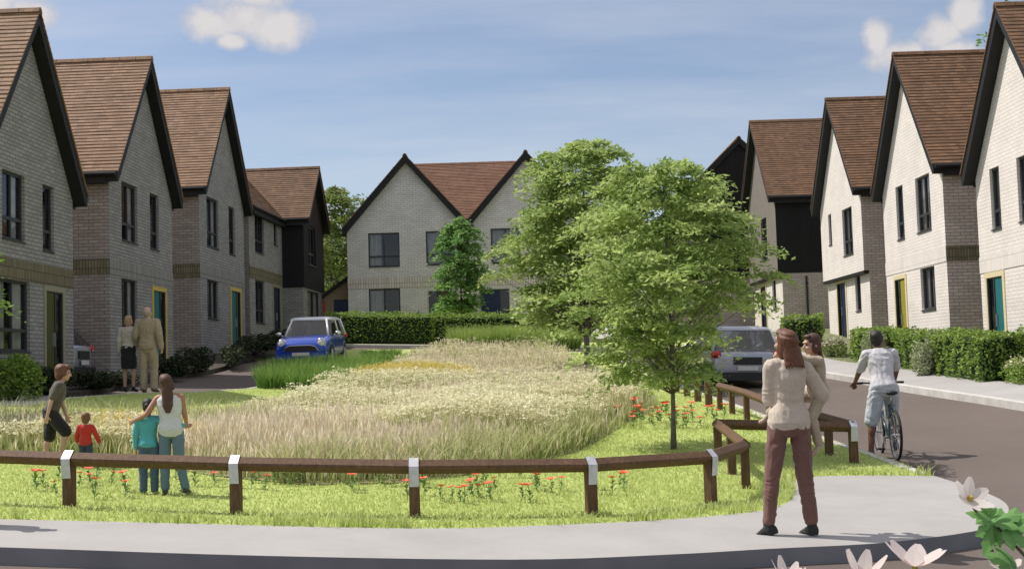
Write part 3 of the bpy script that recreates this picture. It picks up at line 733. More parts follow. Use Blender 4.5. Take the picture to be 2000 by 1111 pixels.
# straw coloured grass with seed heads
parts = []
mx, my = scatter(meadow, 680, 15.5)
ed = edge_dist(mx, my, meadow)
zone = vnoise(mx, my, 2.6)
nzm = vnoise(mx, my, 1.3)
umb = (my + .3 * mx + 2.2 * (nzm - .5) > 16.4) & (my + .2 * mx + 3 * (nzm - .5) < 27.0)            # the flowering belt across the middle
k = (rng.random(len(mx)) < np.where(umb, .26, .8 - .45 * (vnoise(mx, my, 1.6) > .6))) & (rng.random(len(mx)) < np.clip(.25 + ed * 1.2, 0, 1)) & ~((mx < -4.6) & (rng.random(len(mx)) < .45))
x, y, e = mx[k], my[k], ed[k]
h = (.26 + .34 * zone[k] * vnoise(x, y, .7)) * np.clip(.6 + e * .5, 0, 1) * rng.uniform(.6, 1.35, len(x)) * np.where((x < -4) & (y > 16.5), .75, 1.)
p = blades(x, y, h, rng.uniform(.007, .012, len(x)) * (1 + y * .025), .2); parts.append((*p[:4], 0))
# feathery heads: narrow rhombs hanging along the top of the stalk
top = p[0].reshape(-1, 6, 3)[:, 4:].mean(1); n = len(top)
hd = norm(np.stack([rng.normal(0, .22, n), rng.normal(0, .22, n), np.ones(n)], 1)); s = norm(np.cross(hd, rng.normal(size=(n, 3))))
L = (rng.uniform(.08, .17, n))[:, None]; ww = (rng.uniform(.005, .011, n) * (1 + y * .02))[:, None]
V = np.stack([top - hd * L * .6, top - hd * L * .1 + s * ww, top + hd * L * .5, top - hd * L * .1 - s * ww], 1).reshape(-1, 3)
parts.append((V, np.arange(4 * n).reshape(n, 4), rng.random(n), np.tile(np.array([.8, 1, 1, 1.]), n), 0))
stuff('meadow_grass', parts, [M['tan']], 'pale straw coloured feathery grass filling the green')
# flowering belt: green stems and flat cream heads
parts = []
zone2 = vnoise(mx + 9, my, 1.7)
left = (mx < -4.4)
k = ((umb & (rng.random(len(mx)) < .62)) | (~umb & (my > 27) & (rng.random(len(mx)) < .3)) | (left & (rng.random(len(mx)) < .4))) & (ed > .25)
x, y, z2 = mx[k], my[k], zone2[k]
h = (.30 + .30 * z2) * rng.uniform(.75, 1.2, len(x)) * np.where(x < -3.6, .62, 1.)
p = blades(x, y, h, rng.uniform(.008, .014, len(x)) * (1 + y * .02), .16); parts.append((*p[:4], 0))
kk = rng.random(len(x)) < .8
top = p[0].reshape(-1, 6, 3)[:, 4:].mean(1)[kk]; n = len(top); rad = rng.uniform(.022, .05, n)
nq = 5
ctr = np.repeat(top, nq, 0) + rng.normal(size=(n * nq, 3)) * np.repeat(rad, nq)[:, None] * np.array([.8, .8, .22])
V, F = leaves(ctr, np.repeat(rad, nq) * .9, up=.75, asp=.9); parts.append((V, F, rng.random(len(F)), np.zeros(len(V)), 1))
stuff('meadow_flowers', parts, [M['stem_green'], M['cream']], 'belt of cream flat topped flowers on green stems in the meadow')
# green undergrowth
k = (rng.random(len(mx)) < .36 + .4 * (vnoise(mx, my, 1.1) > .58)) & (ed > .0); x, y = mx[k], my[k]
p = blades(x, y, rng.uniform(.10, .30, len(x)) * (1 + .75 * (vnoise(x, y, 1.1) > .62)), rng.uniform(.012, .02, len(x)) * (1 + y * .02), .5)
stuff('meadow_undergrowth', [(*p[:4], 0)], [M['stem_green']], 'low green growth at the foot of the meadow grasses')
sheet('meadow_soil', meadow, .012, M['meadow_soil'])
# yellow patches
parts = []
for cx, cy, rx, ry, n in ((-2.35, 30.2, 1.5, 2.6, 6500), (-5.4, 17.0, .9, 1.1, 1900), (-4.2, 16.0, .45, .7, 700), (-7.4, 17.2, .5, .7, 500)):
    a = rng.uniform(0, 2 * np.pi, n); r = np.sqrt(rng.random(n)); x = cx + np.cos(a) * r * rx; y = cy + np.sin(a) * r * ry
    h = rng.uniform(.34, .62, n) * (1 - .35 * r) * (.72 if cx < -4 else 1); p = blades(x, y, h, rng.uniform(.012, .02, n) * 1.4, .2); parts.append((*p[:4], 0))
    top = np.repeat(p[0].reshape(-1, 6, 3)[:, 4:].mean(1), 3, 0) + rng.normal(size=(3 * n, 3)) * .035
    V, F = leaves(top, np.full(len(top), .035), up=.4, asp=.8); parts.append((V, F, rng.random(len(F)), np.zeros(len(V)), 1))
stuff('yellow_flowers', parts, [M['stem_green'], M['yellow']], 'patch of yellow flowers growing among the straw coloured grass')
# dark green tussocks by the blue car; tall green grass at the far right end of the green
def clumps(name, spots, mat, label, h, n, r, w=.02):
    parts = []
    for cx, cy, s in spots:
        a = rng.uniform(0, 2 * np.pi, n); rr = np.sqrt(rng.random(n)) * r * s; x = cx + np.cos(a) * rr; y = cy + np.sin(a) * rr
        hh = h * s * rng.uniform(.6, 1.1, n); V, F, T, Hg = blades(x, y, hh, np.full(n, w), .25)
        out = np.stack([np.cos(a) * hh * .35 * rr / (r * s), np.sin(a) * hh * .35 * rr / (r * s), np.zeros(n)], 1)
        V = V.reshape(-1, 6, 3); V[:, 4:] += out[:, None]; V[:, 2:4] += out[:, None] * .35; parts.append((V.reshape(-1, 3), F, T, Hg, 0))
    return stuff(name, parts, [mat], label)
sp = [(-5.45 + .62 * (i % 3) + random.uniform(-.2, .2), 28.9 + .75 * (i // 3) + random.uniform(-.25, .25), random.uniform(.8, 1.2)) for i in range(27)]
sp += [(-4.3 + random.uniform(-.2, .9), random.uniform(33, 41), random.uniform(.5, .7)) for i in range(18)]
clumps('tussock_grass', sp, M['tussock'], 'dark green tussocks in front of the blue car', .52, 520, .42)
sp = [(-1.7 + .5 * (i % 8) + random.uniform(-.15, .15), 44.3 + .5 * (i // 8) + random.uniform(-.15, .15), random.uniform(.85, 1.15)) for i in range(24)]
clumps('tall_grass', sp, M['tallgreen'], 'tall bright green grass at the far end below the taller trees', .72, 520, .42, .026)

def leafobj(name, P, size, mat, up=.5, parent=None, droop=None, asp=.5, tint=None):
    V, F = leaves(P, size, up, droop, asp); t = rng.random(len(F)) if tint is None else np.clip(tint + rng.normal(0, .16, len(F)), 0, 1)
    return npobj(name, npmesh(name, V, F, mat, t, np.zeros(len(V))), parent)
def tree(label, base, H, crown_lo, rx, ry, nclus, nleaf, lsize, mat, trunk_r, bark='bark', off=(0, 0), name='tree', group=None, lean=(0, 0), stems=None, spread=.3, flat=.3, seed=1, pw=.42, keep=None):
    """tapered trunk with limbs; crown of flat leaf sprays through an egg-shaped volume"""
    bx, by = base; bz = Gf(bx, by) - .03
    root = empty(name, (bx, by, bz), 0, label, 'tree', group)
    tr = MB(); rs = np.random.default_rng(seed)
    tops = []
    for sx, sy in (stems or [(0, 0)]):
        pts = []; rad = []
        for k in range(9):
            f = k / 8; pts.append((sx + lean[0] * f + off[0] * f * f + .02 * math.sin(5 * f + sx * 9), sy + lean[1] * f + off[1] * f * f + .02 * math.cos(4 * f), H * .93 * f)); rad.append(trunk_r * (1 - .88 * f) + (.25 * trunk_r if k == 0 else 0))
        tr.tube(pts, rad, 9); tops.append(pts)
    C = []; tries = 0
    while len(C) < nclus and tries < 20000:
        tries += 1
        f = rs.uniform(0, 1) ** .9
        # egg profile: widest below the middle, narrowing to an uneven top
        prof = (.72 + .28 * f / .36) if f < .36 else ((1 - f) / .64) ** pw * .96 + .04
        a = rs.uniform(0, 2 * math.pi); wob = 1 + .17 * math.sin(3 * a + 9 * f + seed) + .14 * math.sin(5 * a - 11 * f + seed)
        r = math.sqrt(rs.uniform(.12, 1.)) * prof * wob
        p = np.array([off[0] * f + rx * r * math.cos(a), off[1] * f + ry * r * math.sin(a), crown_lo + (H - crown_lo) * f + rs.normal(0, .03)])
        if keep and not keep(p): continue
        if all(np.linalg.norm((p - q) * np.array([1, 1, 1.6])) > spread * .52 for q in C): C.append(p)
    C = np.array(C)
    for c in C[::2]:
        pts = tops[int(rs.integers(len(tops)))]
        rad = math.hypot(c[0] - off[0], c[1] - off[1]); zb = max(crown_lo * .8, c[2] - rad * .75 - .1)
        f = min(zb / (H * .93), .97); i = int(f * 8); u = f * 8 - i; a = Vector(pts[i]).lerp(Vector(pts[min(i + 1, 8)]), u); b = Vector(c)
        mid = a.lerp(b, .5) + Vector((0, 0, .08 * rad)); r0 = max(.006, trunk_r * .36 * (1 - f))
        tr.tube([a, mid, b], [r0, r0 * .6, .004], 5)
    tr.build('trunk', M[bark], root, smooth=True)
    per = nleaf // len(C); P = []; D = []; T = []
    for c in C:
        n = int(per * rs.uniform(.6, 1.4)); out = np.array([c[0] - off[0], c[1] - off[1]]); out = out / (np.linalg.norm(out) + .15)
        # spray: long axis outward, thin, drooping at its end
        u = rs.normal(0, 1, n); v = rs.normal(0, .62, n); s = spread * rs.uniform(.75, 1.2)
        q = np.stack([c[0] + (out[0] * u - out[1] * v) * s * .55, c[1] + (out[1] * u + out[0] * v) * s * .55, c[2] - .10 * s * np.maximum(u, 0) ** 2 + rs.normal(0, .5, n) * s * flat], 1)
        P.append(q); D.append(np.repeat([[out[0] * .8, out[1] * .8, -.25]], n, 0)); T.append(np.full(n, rs.uniform(.25, .75)))
    P = np.concatenate(P); D = np.concatenate(D); T = np.concatenate(T)
    leafobj('crown', P, lsize, mat, .62, root, D, .42, T)
    return root
tree('smaller young tree in front, just behind the front rail', (2.08, 17.1), 3.86, .95, 1.40, 1.40, 230, 31000, .088, M['leaf_tree'], .036, off=(.02, 0), spread=.38, flat=.2, seed=3, keep=lambda p: not (p[0] > .52 and p[2] < 1.72))
tree('taller tree rising behind the smaller front tree', (1.85, 32.8), 6.25, 1.45, 2.0, 2.0, 230, 30000, .15, M['leaf_tree'], .085, off=(.12, 0), spread=.6, flat=.2, seed=8)
tree('small twin stemmed tree in front of the houses at the end', (-2.05, 50.8), 4.85, 1.3, .98, .95, 120, 12000, .16, M['leaf_small'], .05, 'bark_dark', stems=[(0, 0), (.28, .05)], spread=.42, seed=5, pw=.28)
tree('pale green tree far behind the black clad wing', (-9.6, 70.0), 8.3, 1.2, 2.3, 2.2, 150, 14000, .26, M['leaf_back'], .14, spread=.8, seed=11)
tree('pale green tree far behind the outbuilding', (-11.6, 76.0), 7.4, 1.0, 2.2, 2.2, 110, 9000, .28, M['leaf_back'], .14, spread=.8, seed=13)
tree('pale green tree behind the two big trees, right of the end houses', (5.4, 63.0), 8.2, 1.0, 2.0, 2.0, 120, 12000, .26, M['leaf_back'], .14, spread=.8, seed=23)
tree('bright green sapling at the left edge of the photo', (-7.85, 17.6), 3.05, 1.75, .78, .8, 60, 2400, .10, M['leaf_bright'], .03, spread=.34, seed=17)
tree('tall tree behind the nearest right house, only a twig of it in view', (16.5, 36.0), 12.2, 5.6, 2.15, 2.2, 150, 9000, .2, M['leaf_bright'], .16, spread=.8, seed=19)

def hedge(label, line, w, h, nper, lsize, mat, name='hedge', group=None, wob=.09, cat='hedge', core='leaf_dark', zoff=0.):
    """clipped hedge along a line of points: leaves over an uneven box with a dark core"""
    L = [np.array(p, float) for p in line]; b0 = L[0]; root = empty(name, (b0[0], b0[1], Gf(*b0)), 0, label, cat, group)
    P = []; cv = MB()
    for a, b in zip(L, L[1:]):
        d = b - a; ln = np.linalg.norm(d); d /= ln; nrm = np.array([-d[1], d[0]]); n = int(nper * ln * (w + 2 * h))
        t = rng.uniform(-.02, ln + .02, n); f = rng.random(n) * (w + 2 * h); s = np.where(f < h, -w / 2, np.where(f < h + w, f - h - w / 2, w / 2)); z = np.where(f < h, f, np.where(f < h + w, h, f - h - w))
        ends = rng.random(n) < w / (ln + w); t = np.where(ends, np.where(rng.random(n) < .5, 0, ln), t); s = np.where(ends, rng.uniform(-w / 2, w / 2, n), s); z = np.where(ends, rng.uniform(0, h, n), z)
        px = a[0] + d[0] * t + nrm[0] * s; py = a[1] + d[1] * t + nrm[1] * s
        q = vnoise(px * 1.3 + z, py * 1.3 + z * .7, .35) - .5; ctr = np.stack([a[0] + d[0] * np.clip(t, w / 2, max(w / 2, ln - w / 2)), a[1] + d[1] * np.clip(t, w / 2, max(w / 2, ln - w / 2)), np.full(n, h * .5)], 1)
        pt = np.stack([px, py, z], 1); o = norm(pt - ctr); pt = pt + o * (q * 2.2 * wob + rng.normal(0, .35 * wob, n) - .03)[:, None]
        # round the top edges
        over = np.clip((pt[:, 2] - h * .8) / (h * .2), 0, 1.3) * np.clip(np.abs(s) / (w / 2) - .4, 0, 1); pt[:, 2] -= over * .12 * h
        pt[:, 2] = np.maximum(pt[:, 2], .01) + G(pt[:, 0], pt[:, 1]) - Gf(*b0) + zoff; P.append(pt)
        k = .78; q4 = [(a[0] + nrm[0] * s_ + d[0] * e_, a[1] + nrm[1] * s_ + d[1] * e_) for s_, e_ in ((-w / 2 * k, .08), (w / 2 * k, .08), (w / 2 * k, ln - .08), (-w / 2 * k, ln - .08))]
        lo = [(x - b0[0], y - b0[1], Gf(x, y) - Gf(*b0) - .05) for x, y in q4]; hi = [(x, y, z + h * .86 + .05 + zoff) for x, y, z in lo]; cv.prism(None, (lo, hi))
    P = np.concatenate(P); P[:, 0] -= b0[0]; P[:, 1] -= b0[1]
    leafobj('foliage', P, lsize, mat, .3, root, None, .6)
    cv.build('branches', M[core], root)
    return root
def bush(label, c, r, h, n, lsize, mat, name='shrub', group=None, lumps=9, seed=1, flowers=None, cat='shrub'):
    rs = np.random.default_rng(seed); root = empty(name, (c[0], c[1], Gf(*c)), 0, label, cat, group); P = []; st = MB()
    for k in range(lumps):
        a = rs.uniform(0, 2 * math.pi); q = math.sqrt(rs.random()) * .62; cc = np.array([math.cos(a) * q * r[0], math.sin(a) * q * r[1], h * rs.uniform(.3, .62)]); rr = np.array([r[0] * .46, r[1] * .46, h * .38]) * rs.uniform(.75, 1.15)
        m = n // lumps; v = norm(rs.normal(size=(m, 3))); pt = cc + v * rr * rs.uniform(.75, 1.08, m)[:, None]; pt[:, 2] = np.abs(pt[:, 2]); P.append(pt)
        st.tube([(0, 0, 0), tuple(cc * .6), tuple(cc)], [.02, .012, .006], 5)
    P = np.concatenate(P); P[:, 2] += G(P[:, 0] + c[0], P[:, 1] + c[1]) - Gf(*c)
    leafobj('foliage', P, lsize, mat, .3, root, None, .55); st.build('branches', M['bark_dark'], root)
    if flowers:
        k = (P[:, 2] > h * .5) & (rs.random(len(P)) < flowers[1]); leafobj('blossom', P[k] + np.array([0, 0, .03]), flowers[2], flowers[0], .7, root, None, .9)
    return root
# clipped hedge in front of the pair of houses
hedge('long clipped hedge in front of the houses at the end', [(-7.0, 48.4), (-3.0, 48.4), (2.4, 48.4)], 1.3, 1.12, 420, .085, M['leaf_hedge2'])
# hedges in the front gardens on the right
HG = 'hedges in the right-hand front gardens'
hedge('rounded hedge by the grey brick wall behind the grey car', [(8.95, 42.6), (10.2, 42.4)], 1.0, .95, 420, .10, M['leaf_hedge2'], group=HG)
hedge('hedge left of the cyclist, before the blue door', [(10.15, 34.6), (10.15, 37.4)], .75, .92, 520, .08, M['leaf_hedge'], group=HG)
hedge('hedge right behind the cyclist, before the lime green door', [(10.2, 31.0), (10.2, 33.4)], .75, .9, 520, .075, M['leaf_hedge'], group=HG)
hedge('large hedge on the right, in front of the side wall with the olive band', [(10.05, 26.5), (10.05, 29.8)], .9, .98, 620, .07, M['leaf_hedge2'], group=HG)
hedge('hedge at the right edge of the photo, below the teal door', [(10.9, 24.6), (10.95, 27.2)], .8, 1.0, 620, .07, M['leaf_hedge'], group=HG)
SG = 'variegated shrubs at the hedge ends'
bush('pale variegated shrub at the end of the hedge left of the cyclist', (9.75, 34.5), (.42, .42), .95, 2200, .07, M['leaf_varieg'], group=SG, seed=21)
bush('pale variegated shrub at the near left end of the large right hedge', (9.6, 29.6), (.45, .45), 1.02, 2600, .065, M['leaf_varieg'], group=SG, seed=22)
PB = 'low flower beds by the right-hand pavement'
M['blossom_pink'] = leafmat('pink white blossom', (.55, .42, .40), (.8, .72, .66), .2)
M['blossom_cream'] = leafmat('cream blossom', (.5, .44, .26), (.8, .74, .55), .2)
bush('low flower bed with pinkish blossom beyond the woman with the child', (9.75, 38.9), (.45, .9), .55, 1800, .08, M['leaf_back'], 'flower_bed', PB, 12, 31, (M['blossom_pink'], .4, .07), 'flower bed')
bush('low flower bed with pale blossom just right of the cyclist', (9.85, 30.6), (.4, .8), .55, 1800, .07, M['leaf_back'], 'flower_bed', PB, 12, 32, (M['blossom_pink'], .3, .06), 'flower bed')
bush('low flower bed with cream blossom at the right edge', (10.2, 25.5), (.45, .9), .55, 2000, .06, M['leaf_hedge2'], 'flower_bed', PB, 12, 33, (M['blossom_cream'], .35, .05), 'flower bed')
# dark shrubs in the shade of the left houses
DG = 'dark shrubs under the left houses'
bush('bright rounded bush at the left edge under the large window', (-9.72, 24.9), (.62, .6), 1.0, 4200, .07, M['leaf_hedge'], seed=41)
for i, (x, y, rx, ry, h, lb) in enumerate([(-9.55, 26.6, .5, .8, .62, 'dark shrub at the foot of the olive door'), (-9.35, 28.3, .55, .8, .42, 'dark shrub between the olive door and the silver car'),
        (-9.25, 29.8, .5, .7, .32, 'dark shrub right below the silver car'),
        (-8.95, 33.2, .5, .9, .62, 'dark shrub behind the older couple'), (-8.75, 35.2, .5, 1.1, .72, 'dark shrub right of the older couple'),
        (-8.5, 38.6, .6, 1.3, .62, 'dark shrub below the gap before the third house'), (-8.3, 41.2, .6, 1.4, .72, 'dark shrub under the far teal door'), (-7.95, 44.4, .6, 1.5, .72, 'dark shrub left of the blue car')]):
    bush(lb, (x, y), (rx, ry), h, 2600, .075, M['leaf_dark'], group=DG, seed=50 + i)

# poppies and small yellow flowers in the lawn: one mesh each, copied
def poppy_mesh(name, petal, hh, s):
    mb = MB(); mb.tube([(0, 0, 0), (.006, .004, hh * .6), (.0, .0, hh)], .0028, 4, 1)
    for k in range(5):
        a = k * 2 * math.pi / 5; ca, sa = math.cos(a), math.sin(a)
        def q(r, w, z): return (ca * r - sa * w, sa * r + ca * w, hh + z)
        mb.poly([q(.002, 0, 0), q(s * .6, -s * .5, s * .22), q(s, -s * .25, s * .38), q(s, s * .25, s * .36), q(s * .6, s * .5, s * .22)], 0)
    for k in range(7):
        a = k * 2.4; z = hh * (.1 + .09 * k); l = .06 - .004 * k; ca, sa = math.cos(a), math.sin(a)
        mb.poly([(0, 0, z), (ca * l * .5 - sa * .014, sa * l * .5 + ca * .014, z + .03), (ca * l, sa * l, z + .02), (ca * l * .5 + sa * .014, sa * l * .5 - ca * .014, z + .03)], 1)
    return mb.mesh(name, [petal, M['poppy_green']])
pm = poppy_mesh('poppy', M['poppy_red'], .13, .040); ym = poppy_mesh('yellow_flower', M['yellow'], .2, .034)
def flower(me, name, x, y, label, group, cat, s):
    o = bpy.data.objects.new(name, me); col.objects.link(o); o.location = (x, y, Gf(x, y)); o.rotation_euler = (random.uniform(-.15, .15), random.uniform(-.15, .15), random.uniform(0, 6.28)); o.scale = (s,) * 3
    tag(o, label, cat, group)
for cx, cy, rx, ry, n, lb, gp in ((-3.6, 13.1, 1.45, .95, 34, 'red poppy in the lawn around the two children in jeans', 'poppies around the two children'),
        (-.4, 13.2, 1.7, 1.0, 40, 'red poppy in the lawn behind the middle of the front rail', 'poppies behind the front rail'),
        (2.0, 21.8, 1.75, 2.0, 60, 'red poppy in the grass around the front tree trunk', 'poppies around the front tree')):
    for i in range(n):
        a = random.uniform(0, 6.28); r = math.sqrt(random.random()); flower(pm, 'poppy', cx + math.cos(a) * r * rx, cy + math.sin(a) * r * ry, lb, gp, 'poppy', random.uniform(1., 1.5) * (1.3 if cy > 20 else 1))
for i in range(9):
    flower(ym, 'yellow_flower', random.uniform(.7, 3.2), random.uniform(20.6, 22.2), 'small yellow flower among the poppies by the front tree', 'yellow flowers among the poppies', 'flower', random.uniform(.9, 1.3))

# garden flowers right by the camera
def fore_plant(label, base, stems, group):
    root = empty('flowering_plant', (*base, Gf(*base)), 0, label, 'flower', group); bz = Gf(*base)
    sm = MB(); pt = MB(); ey = MB(); lf = MB()
    for (hx, hy, hz, size, tilt, az, open_) in stems:
        h = Vector((hx - base[0], hy - base[1], hz - bz)); sm.tube([(0, 0, 0), (.012, 0, h.z * .5), (h.x * .15, h.y * .2, h.z * .90), (h.x * .55, h.y * .6, h.z * .965), h], [.004, .0038, .0035, .003, .0025], 6)
        if size <= 0: continue
        Rm = Matrix.Rotation(az, 3, 'Z') @ Matrix.Rotation(tilt, 3, 'X')
        for k in range(6):
            a = k * math.pi / 3 + .2; ca, sa = math.cos(a), math.sin(a); L = size * random.uniform(.85, 1.12); rows = []
            for j in range(11):
                f = j / 10; wd = size * .36 * math.sin(math.pi * min(.97, .08 + f * .86)) ** .8; r = .004 + L * f; z = open_ * L * (f ** 1.35) 
                rows.append([h + Rm @ Vector((ca * r - sa * w_ * wd, sa * r + ca * w_ * wd, z + .05 * wd * abs(w_) * 2)) for w_ in (-1, -.5, 0, .5, 1)])
            for j in range(10):
                for i in range(4): pt.quad(rows[j][i], rows[j][i + 1], rows[j + 1][i + 1], rows[j + 1][i])
        ey.ell(h + Rm @ Vector((0, 0, .004)), (.006, .006, .005), None, 8, 5); ey.ell(h - Rm @ Vector((0, 0, .003)), (.005, .005, .007), None, 8, 5)
    sm.build('stem', M['stem_brown'], root, smooth=True)
    if pt.v: pt.build('petals', M['petal'], root, smooth=True); ey.build('flower_centre', M['flower_eye'], root, smooth=True)
    return root
def lobed_leaf(mb, o, d, up, L):
    """maple-like divided leaf: three toothed lobes"""
    o = Vector(o); d = Vector(d).normalized(); up = Vector(up); s = d.cross(up).normalized(); n = s.cross(d)
    for ang, k in ((0, 1.), (.75, .8), (-.75, .8)):
        dd = (d * math.cos(ang) + s * math.sin(ang)).normalized(); ss = dd.cross(n).normalized(); l = L * k; prev = None
        for j in range(8):
            f = j / 7; w_ = l * .27 * math.sin(math.pi * min(.98, .05 + f * .93)) ** .7 * (1.18 if j % 2 else .84); c = o + dd * l * f + n * (.10 * l * math.sin(f * 3) + .02 * l)
            cur = [c - ss * w_ - n * w_ * .25, c, c + ss * w_ - n * w_ * .25]
            if prev: mb.quad(prev[0], prev[1], cur[1], cur[0]); mb.quad(prev[1], prev[2], cur[2], cur[1])
            prev = cur
FP = 'garden flowers right by the camera'
random.seed(5)
fore_plant('pale pink flower at the bottom right, lying over the white pavement edge', (.84, 2.25), [(.767, 2.2, 1.616, .030, .9, .4, .55)], FP)
fore_plant('wide open pale pink flower over the dark kerb at the bottom', (.72, 2.15), [(.669, 2.2, 1.507, .047, .12, 1., .75)], FP)
fore_plant('pale pink flower cut by the bottom edge, beside the wide open one', (.60, 2.15), [(.578, 2.2, 1.490, .034, .35, 2.2, 1.3)], FP)
fore_plant('small pale pink flower tip at the bottom edge below the woman', (.48, 2.15), [(.452, 2.2, 1.486, .026, .2, .7, 1.3)], FP)
fp = fore_plant('leafy flower plant at the bottom right corner with a low pale pink flower', (.90, 2.15), [(.822, 2.2, 1.492, .03, .2, .3, .6), (.806, 2.2, 1.575, 0, 0, 0, 0)], FP)
bz = Gf(.90, 2.15)
for o, d, up, L in (((.806, 2.2, 1.575), (.8, .1, .15), (0, -.6, 1), 0.0533), ((.806, 2.2, 1.575), (-.35, -.1, -.8), (.6, -.9, .3), 0.0568), ((.798, 2.2, 1.58), (-.9, .1, .3), (0, -.5, .8), 0.0396),
                    ((.80, 2.21, 1.583), (.05, .1, 1), (0, -1, .2), 0.0292), ((.82, 2.19, 1.565), (.7, -.2, -.6), (.2, -.8, .6), 0.0499), ((.835, 2.2, 1.57), (.9, .1, .3), (0, -.7, .8), .05), ((.84, 2.2, 1.498), (-.8, 0, .35), (.1, -.6, .8), .06), ((.90, 2.2, 1.50), (.6, 0, .4), (.1, -.6, .8), .05)):
    lf = MB(); lobed_leaf(lf, Vector(o) - Vector((.90, 2.15, bz)), d, up, L); lf.build('leaf', M['leaf_fore'], fp, smooth=True)
# ------------------------------------------------------------------ knee rail
def rail_run(root, pts, h=.44):
    """square rails set on edge between the posts at pts (world x, y), resting in notched post tops"""
    ox, oy, oz = root.location
    for (xa, ya), (xb, yb) in zip(pts, pts[1:]):
        a = Vector((xa - ox, ya - oy, Gf(xa, ya) + h - oz)); b = Vector((xb - ox, yb - oy, Gf(xb, yb) + h - oz)); d = (b - a).normalized()
        s = d.cross(Vector((0, 0, 1))).normalized(); u = s.cross(d); r = .062
        a2 = a - d * .02; b2 = b + d * .02; c = .012
        prof = [(r, c), (c, r), (-c, r), (-r, c), (-r, -c), (-c, -r), (c, -r), (r, -c)]
        m = MB(); m.prism(None, ([a2 + s * p + u * q for p, q in prof][::-1], [b2 + s * p + u * q for p, q in prof][::-1])); m.build('rail', M['timber'], root)
def post(root, x, y, ang, h=.44, strap=True, w=.047, along=None, front=1):
    ox, oy, oz = root.location; z = Gf(x, y) - oz; ca, sa = math.cos(ang), math.sin(ang)
    def T(px, py, pz): return (x - ox + ca * px - sa * py, y - oy + sa * px + ca * py, z + pz)
    m = MB(); zt = h - .02; c = .006
    ring = [(-w, -w + c), (-w + c, -w), (w - c, -w), (w, -w + c), (w, w - c), (w - c, w), (-w + c, w), (-w, w - c)]
    # notched top: sides stand up beside the rail, a V cut between them
    m.loft([[T(px, py, -.2) for px, py in ring], [T(px, py, zt - .05 + .9 * (abs(py) - .0)) for px, py in ring]])
    o = m.build('post', M['timber'], root)
    if strap:
        f = front; s = MB(); t = .004; k = w - .004; off = .006
        y0 = -(w + off) * f; top = h + .072 * 1.0 + .010
        pr = [(-(w + off) * f, h - .17), (-(w + off) * f, h - .005), (-.078 * f, h + .005), (0, top), (.078 * f, h + .005)]
        if True:
            P = [(-(w + off) * f, h - .17), (-.07 * f, h - .012), (-.07 * f, h + .006), (0, h + .077), (.07 * f, h + .006), (.07 * f, h - .03)]
            for (ya, za), (yb, zb) in zip(P, P[1:]):
                dy, dz = yb - ya, zb - za; L = math.hypot(dy, dz); ny, nz = -dz / L * t * f, dy / L * t * f
                m4 = [(ya, za), (yb, zb), (yb + ny, zb + nz), (ya + ny, za + nz)]
                s.prism(None, ([T(-k, py, pz) for py, pz in m4], [T(k, py, pz) for py, pz in m4]))
            for zz in (h - .13, h - .05): s.ell(T(0, -(w + off + .004) * f, zz), (.008, .008, .008), None, 8, 5)
        s.build('strap', M['plate'], root)
    return o
fp_ = [(-7.25, 12.55), (-5.67, 12.08), (-4.09, 11.76), (-2.52, 11.53), (-.92, 11.45), (.66, 11.71), (1.85, 12.42)]
bcd = [(2.38, 13.48), (2.43, 14.62), (2.48, 15.89)]
fence = empty('knee_rail_fence', (fp_[3][0], fp_[3][1], Gf(*fp_[3])), 0, 'brown timber knee rail along the front pavement, with steel straps on its posts', 'fence')
rail_run(fence, fp_ + [bcd[0]] ); rail_run(fence, [bcd[0], bcd[2]], .452)
for i, p in enumerate(fp_):
    q0 = fp_[max(i - 1, 0)]; q1 = (fp_ + [bcd[0]])[i + 1]; post(fence, *p, math.atan2(q1[1] - q0[1], q1[0] - q0[0]))
for i, p in enumerate(bcd): post(fence, *p, R(88 if i else 80), strap=False)
fl = [(4.13, 15.82), (3.99, 17.9), (3.9, 19.75), (3.93, 21.9), (3.86, 22.95), (3.79, 23.87)]
fence2 = empty('knee_rail_fence', (*fl[0], Gf(*fl[0])), 0, 'brown timber knee rail turning the corner beside the road, behind the woman with the child', 'fence')
rail_run(fence2, [(2.52, 16.02), fl[0]], .44); rail_run(fence2, fl, .452)
post(fence2, *fl[0], R(5)); 
for p in [(4.03, 16.64)] + fl[1:]: post(fence2, *p, R(92), strap=False)
BG = 'short timber posts along the left kerb of the road'
bl = [(3.72, 24.75), (3.7, 26.07), (3.66, 27.4), (3.6, 28.7), (3.53, 30.0), (3.46, 31.3)]
for i, p in enumerate(bl):
    r = empty('bollard', (*p, Gf(*p)), 0, ['short timber post nearest the knee rail, left of the grey car', 'second short timber post from the knee rail, under the front tree', 'third short timber post from the knee rail, right of the tree trunk', 'fourth short timber post from the knee rail, close to the tree trunk', 'fifth short timber post from the knee rail, left of the tree trunk', 'farthest short timber post along the kerb under the trees'][i], 'bollard', BG)
    m = MB(); w = .065; c = .01; ring = lambda k: [(-w * k, -w * k + c), (-w * k + c, -w * k), (w * k - c, -w * k), (w * k, -w * k + c), (w * k, w * k - c), (w * k - c, w * k), (-w * k + c, w * k), (-w * k, w * k - c)]
    m.loft([[(x, y, -.2) for x, y in ring(1)], [(x, y, .47) for x, y in ring(1)], [(x, y, .50) for x, y in ring(.8)]]); m.build('post', M['timber'], r)
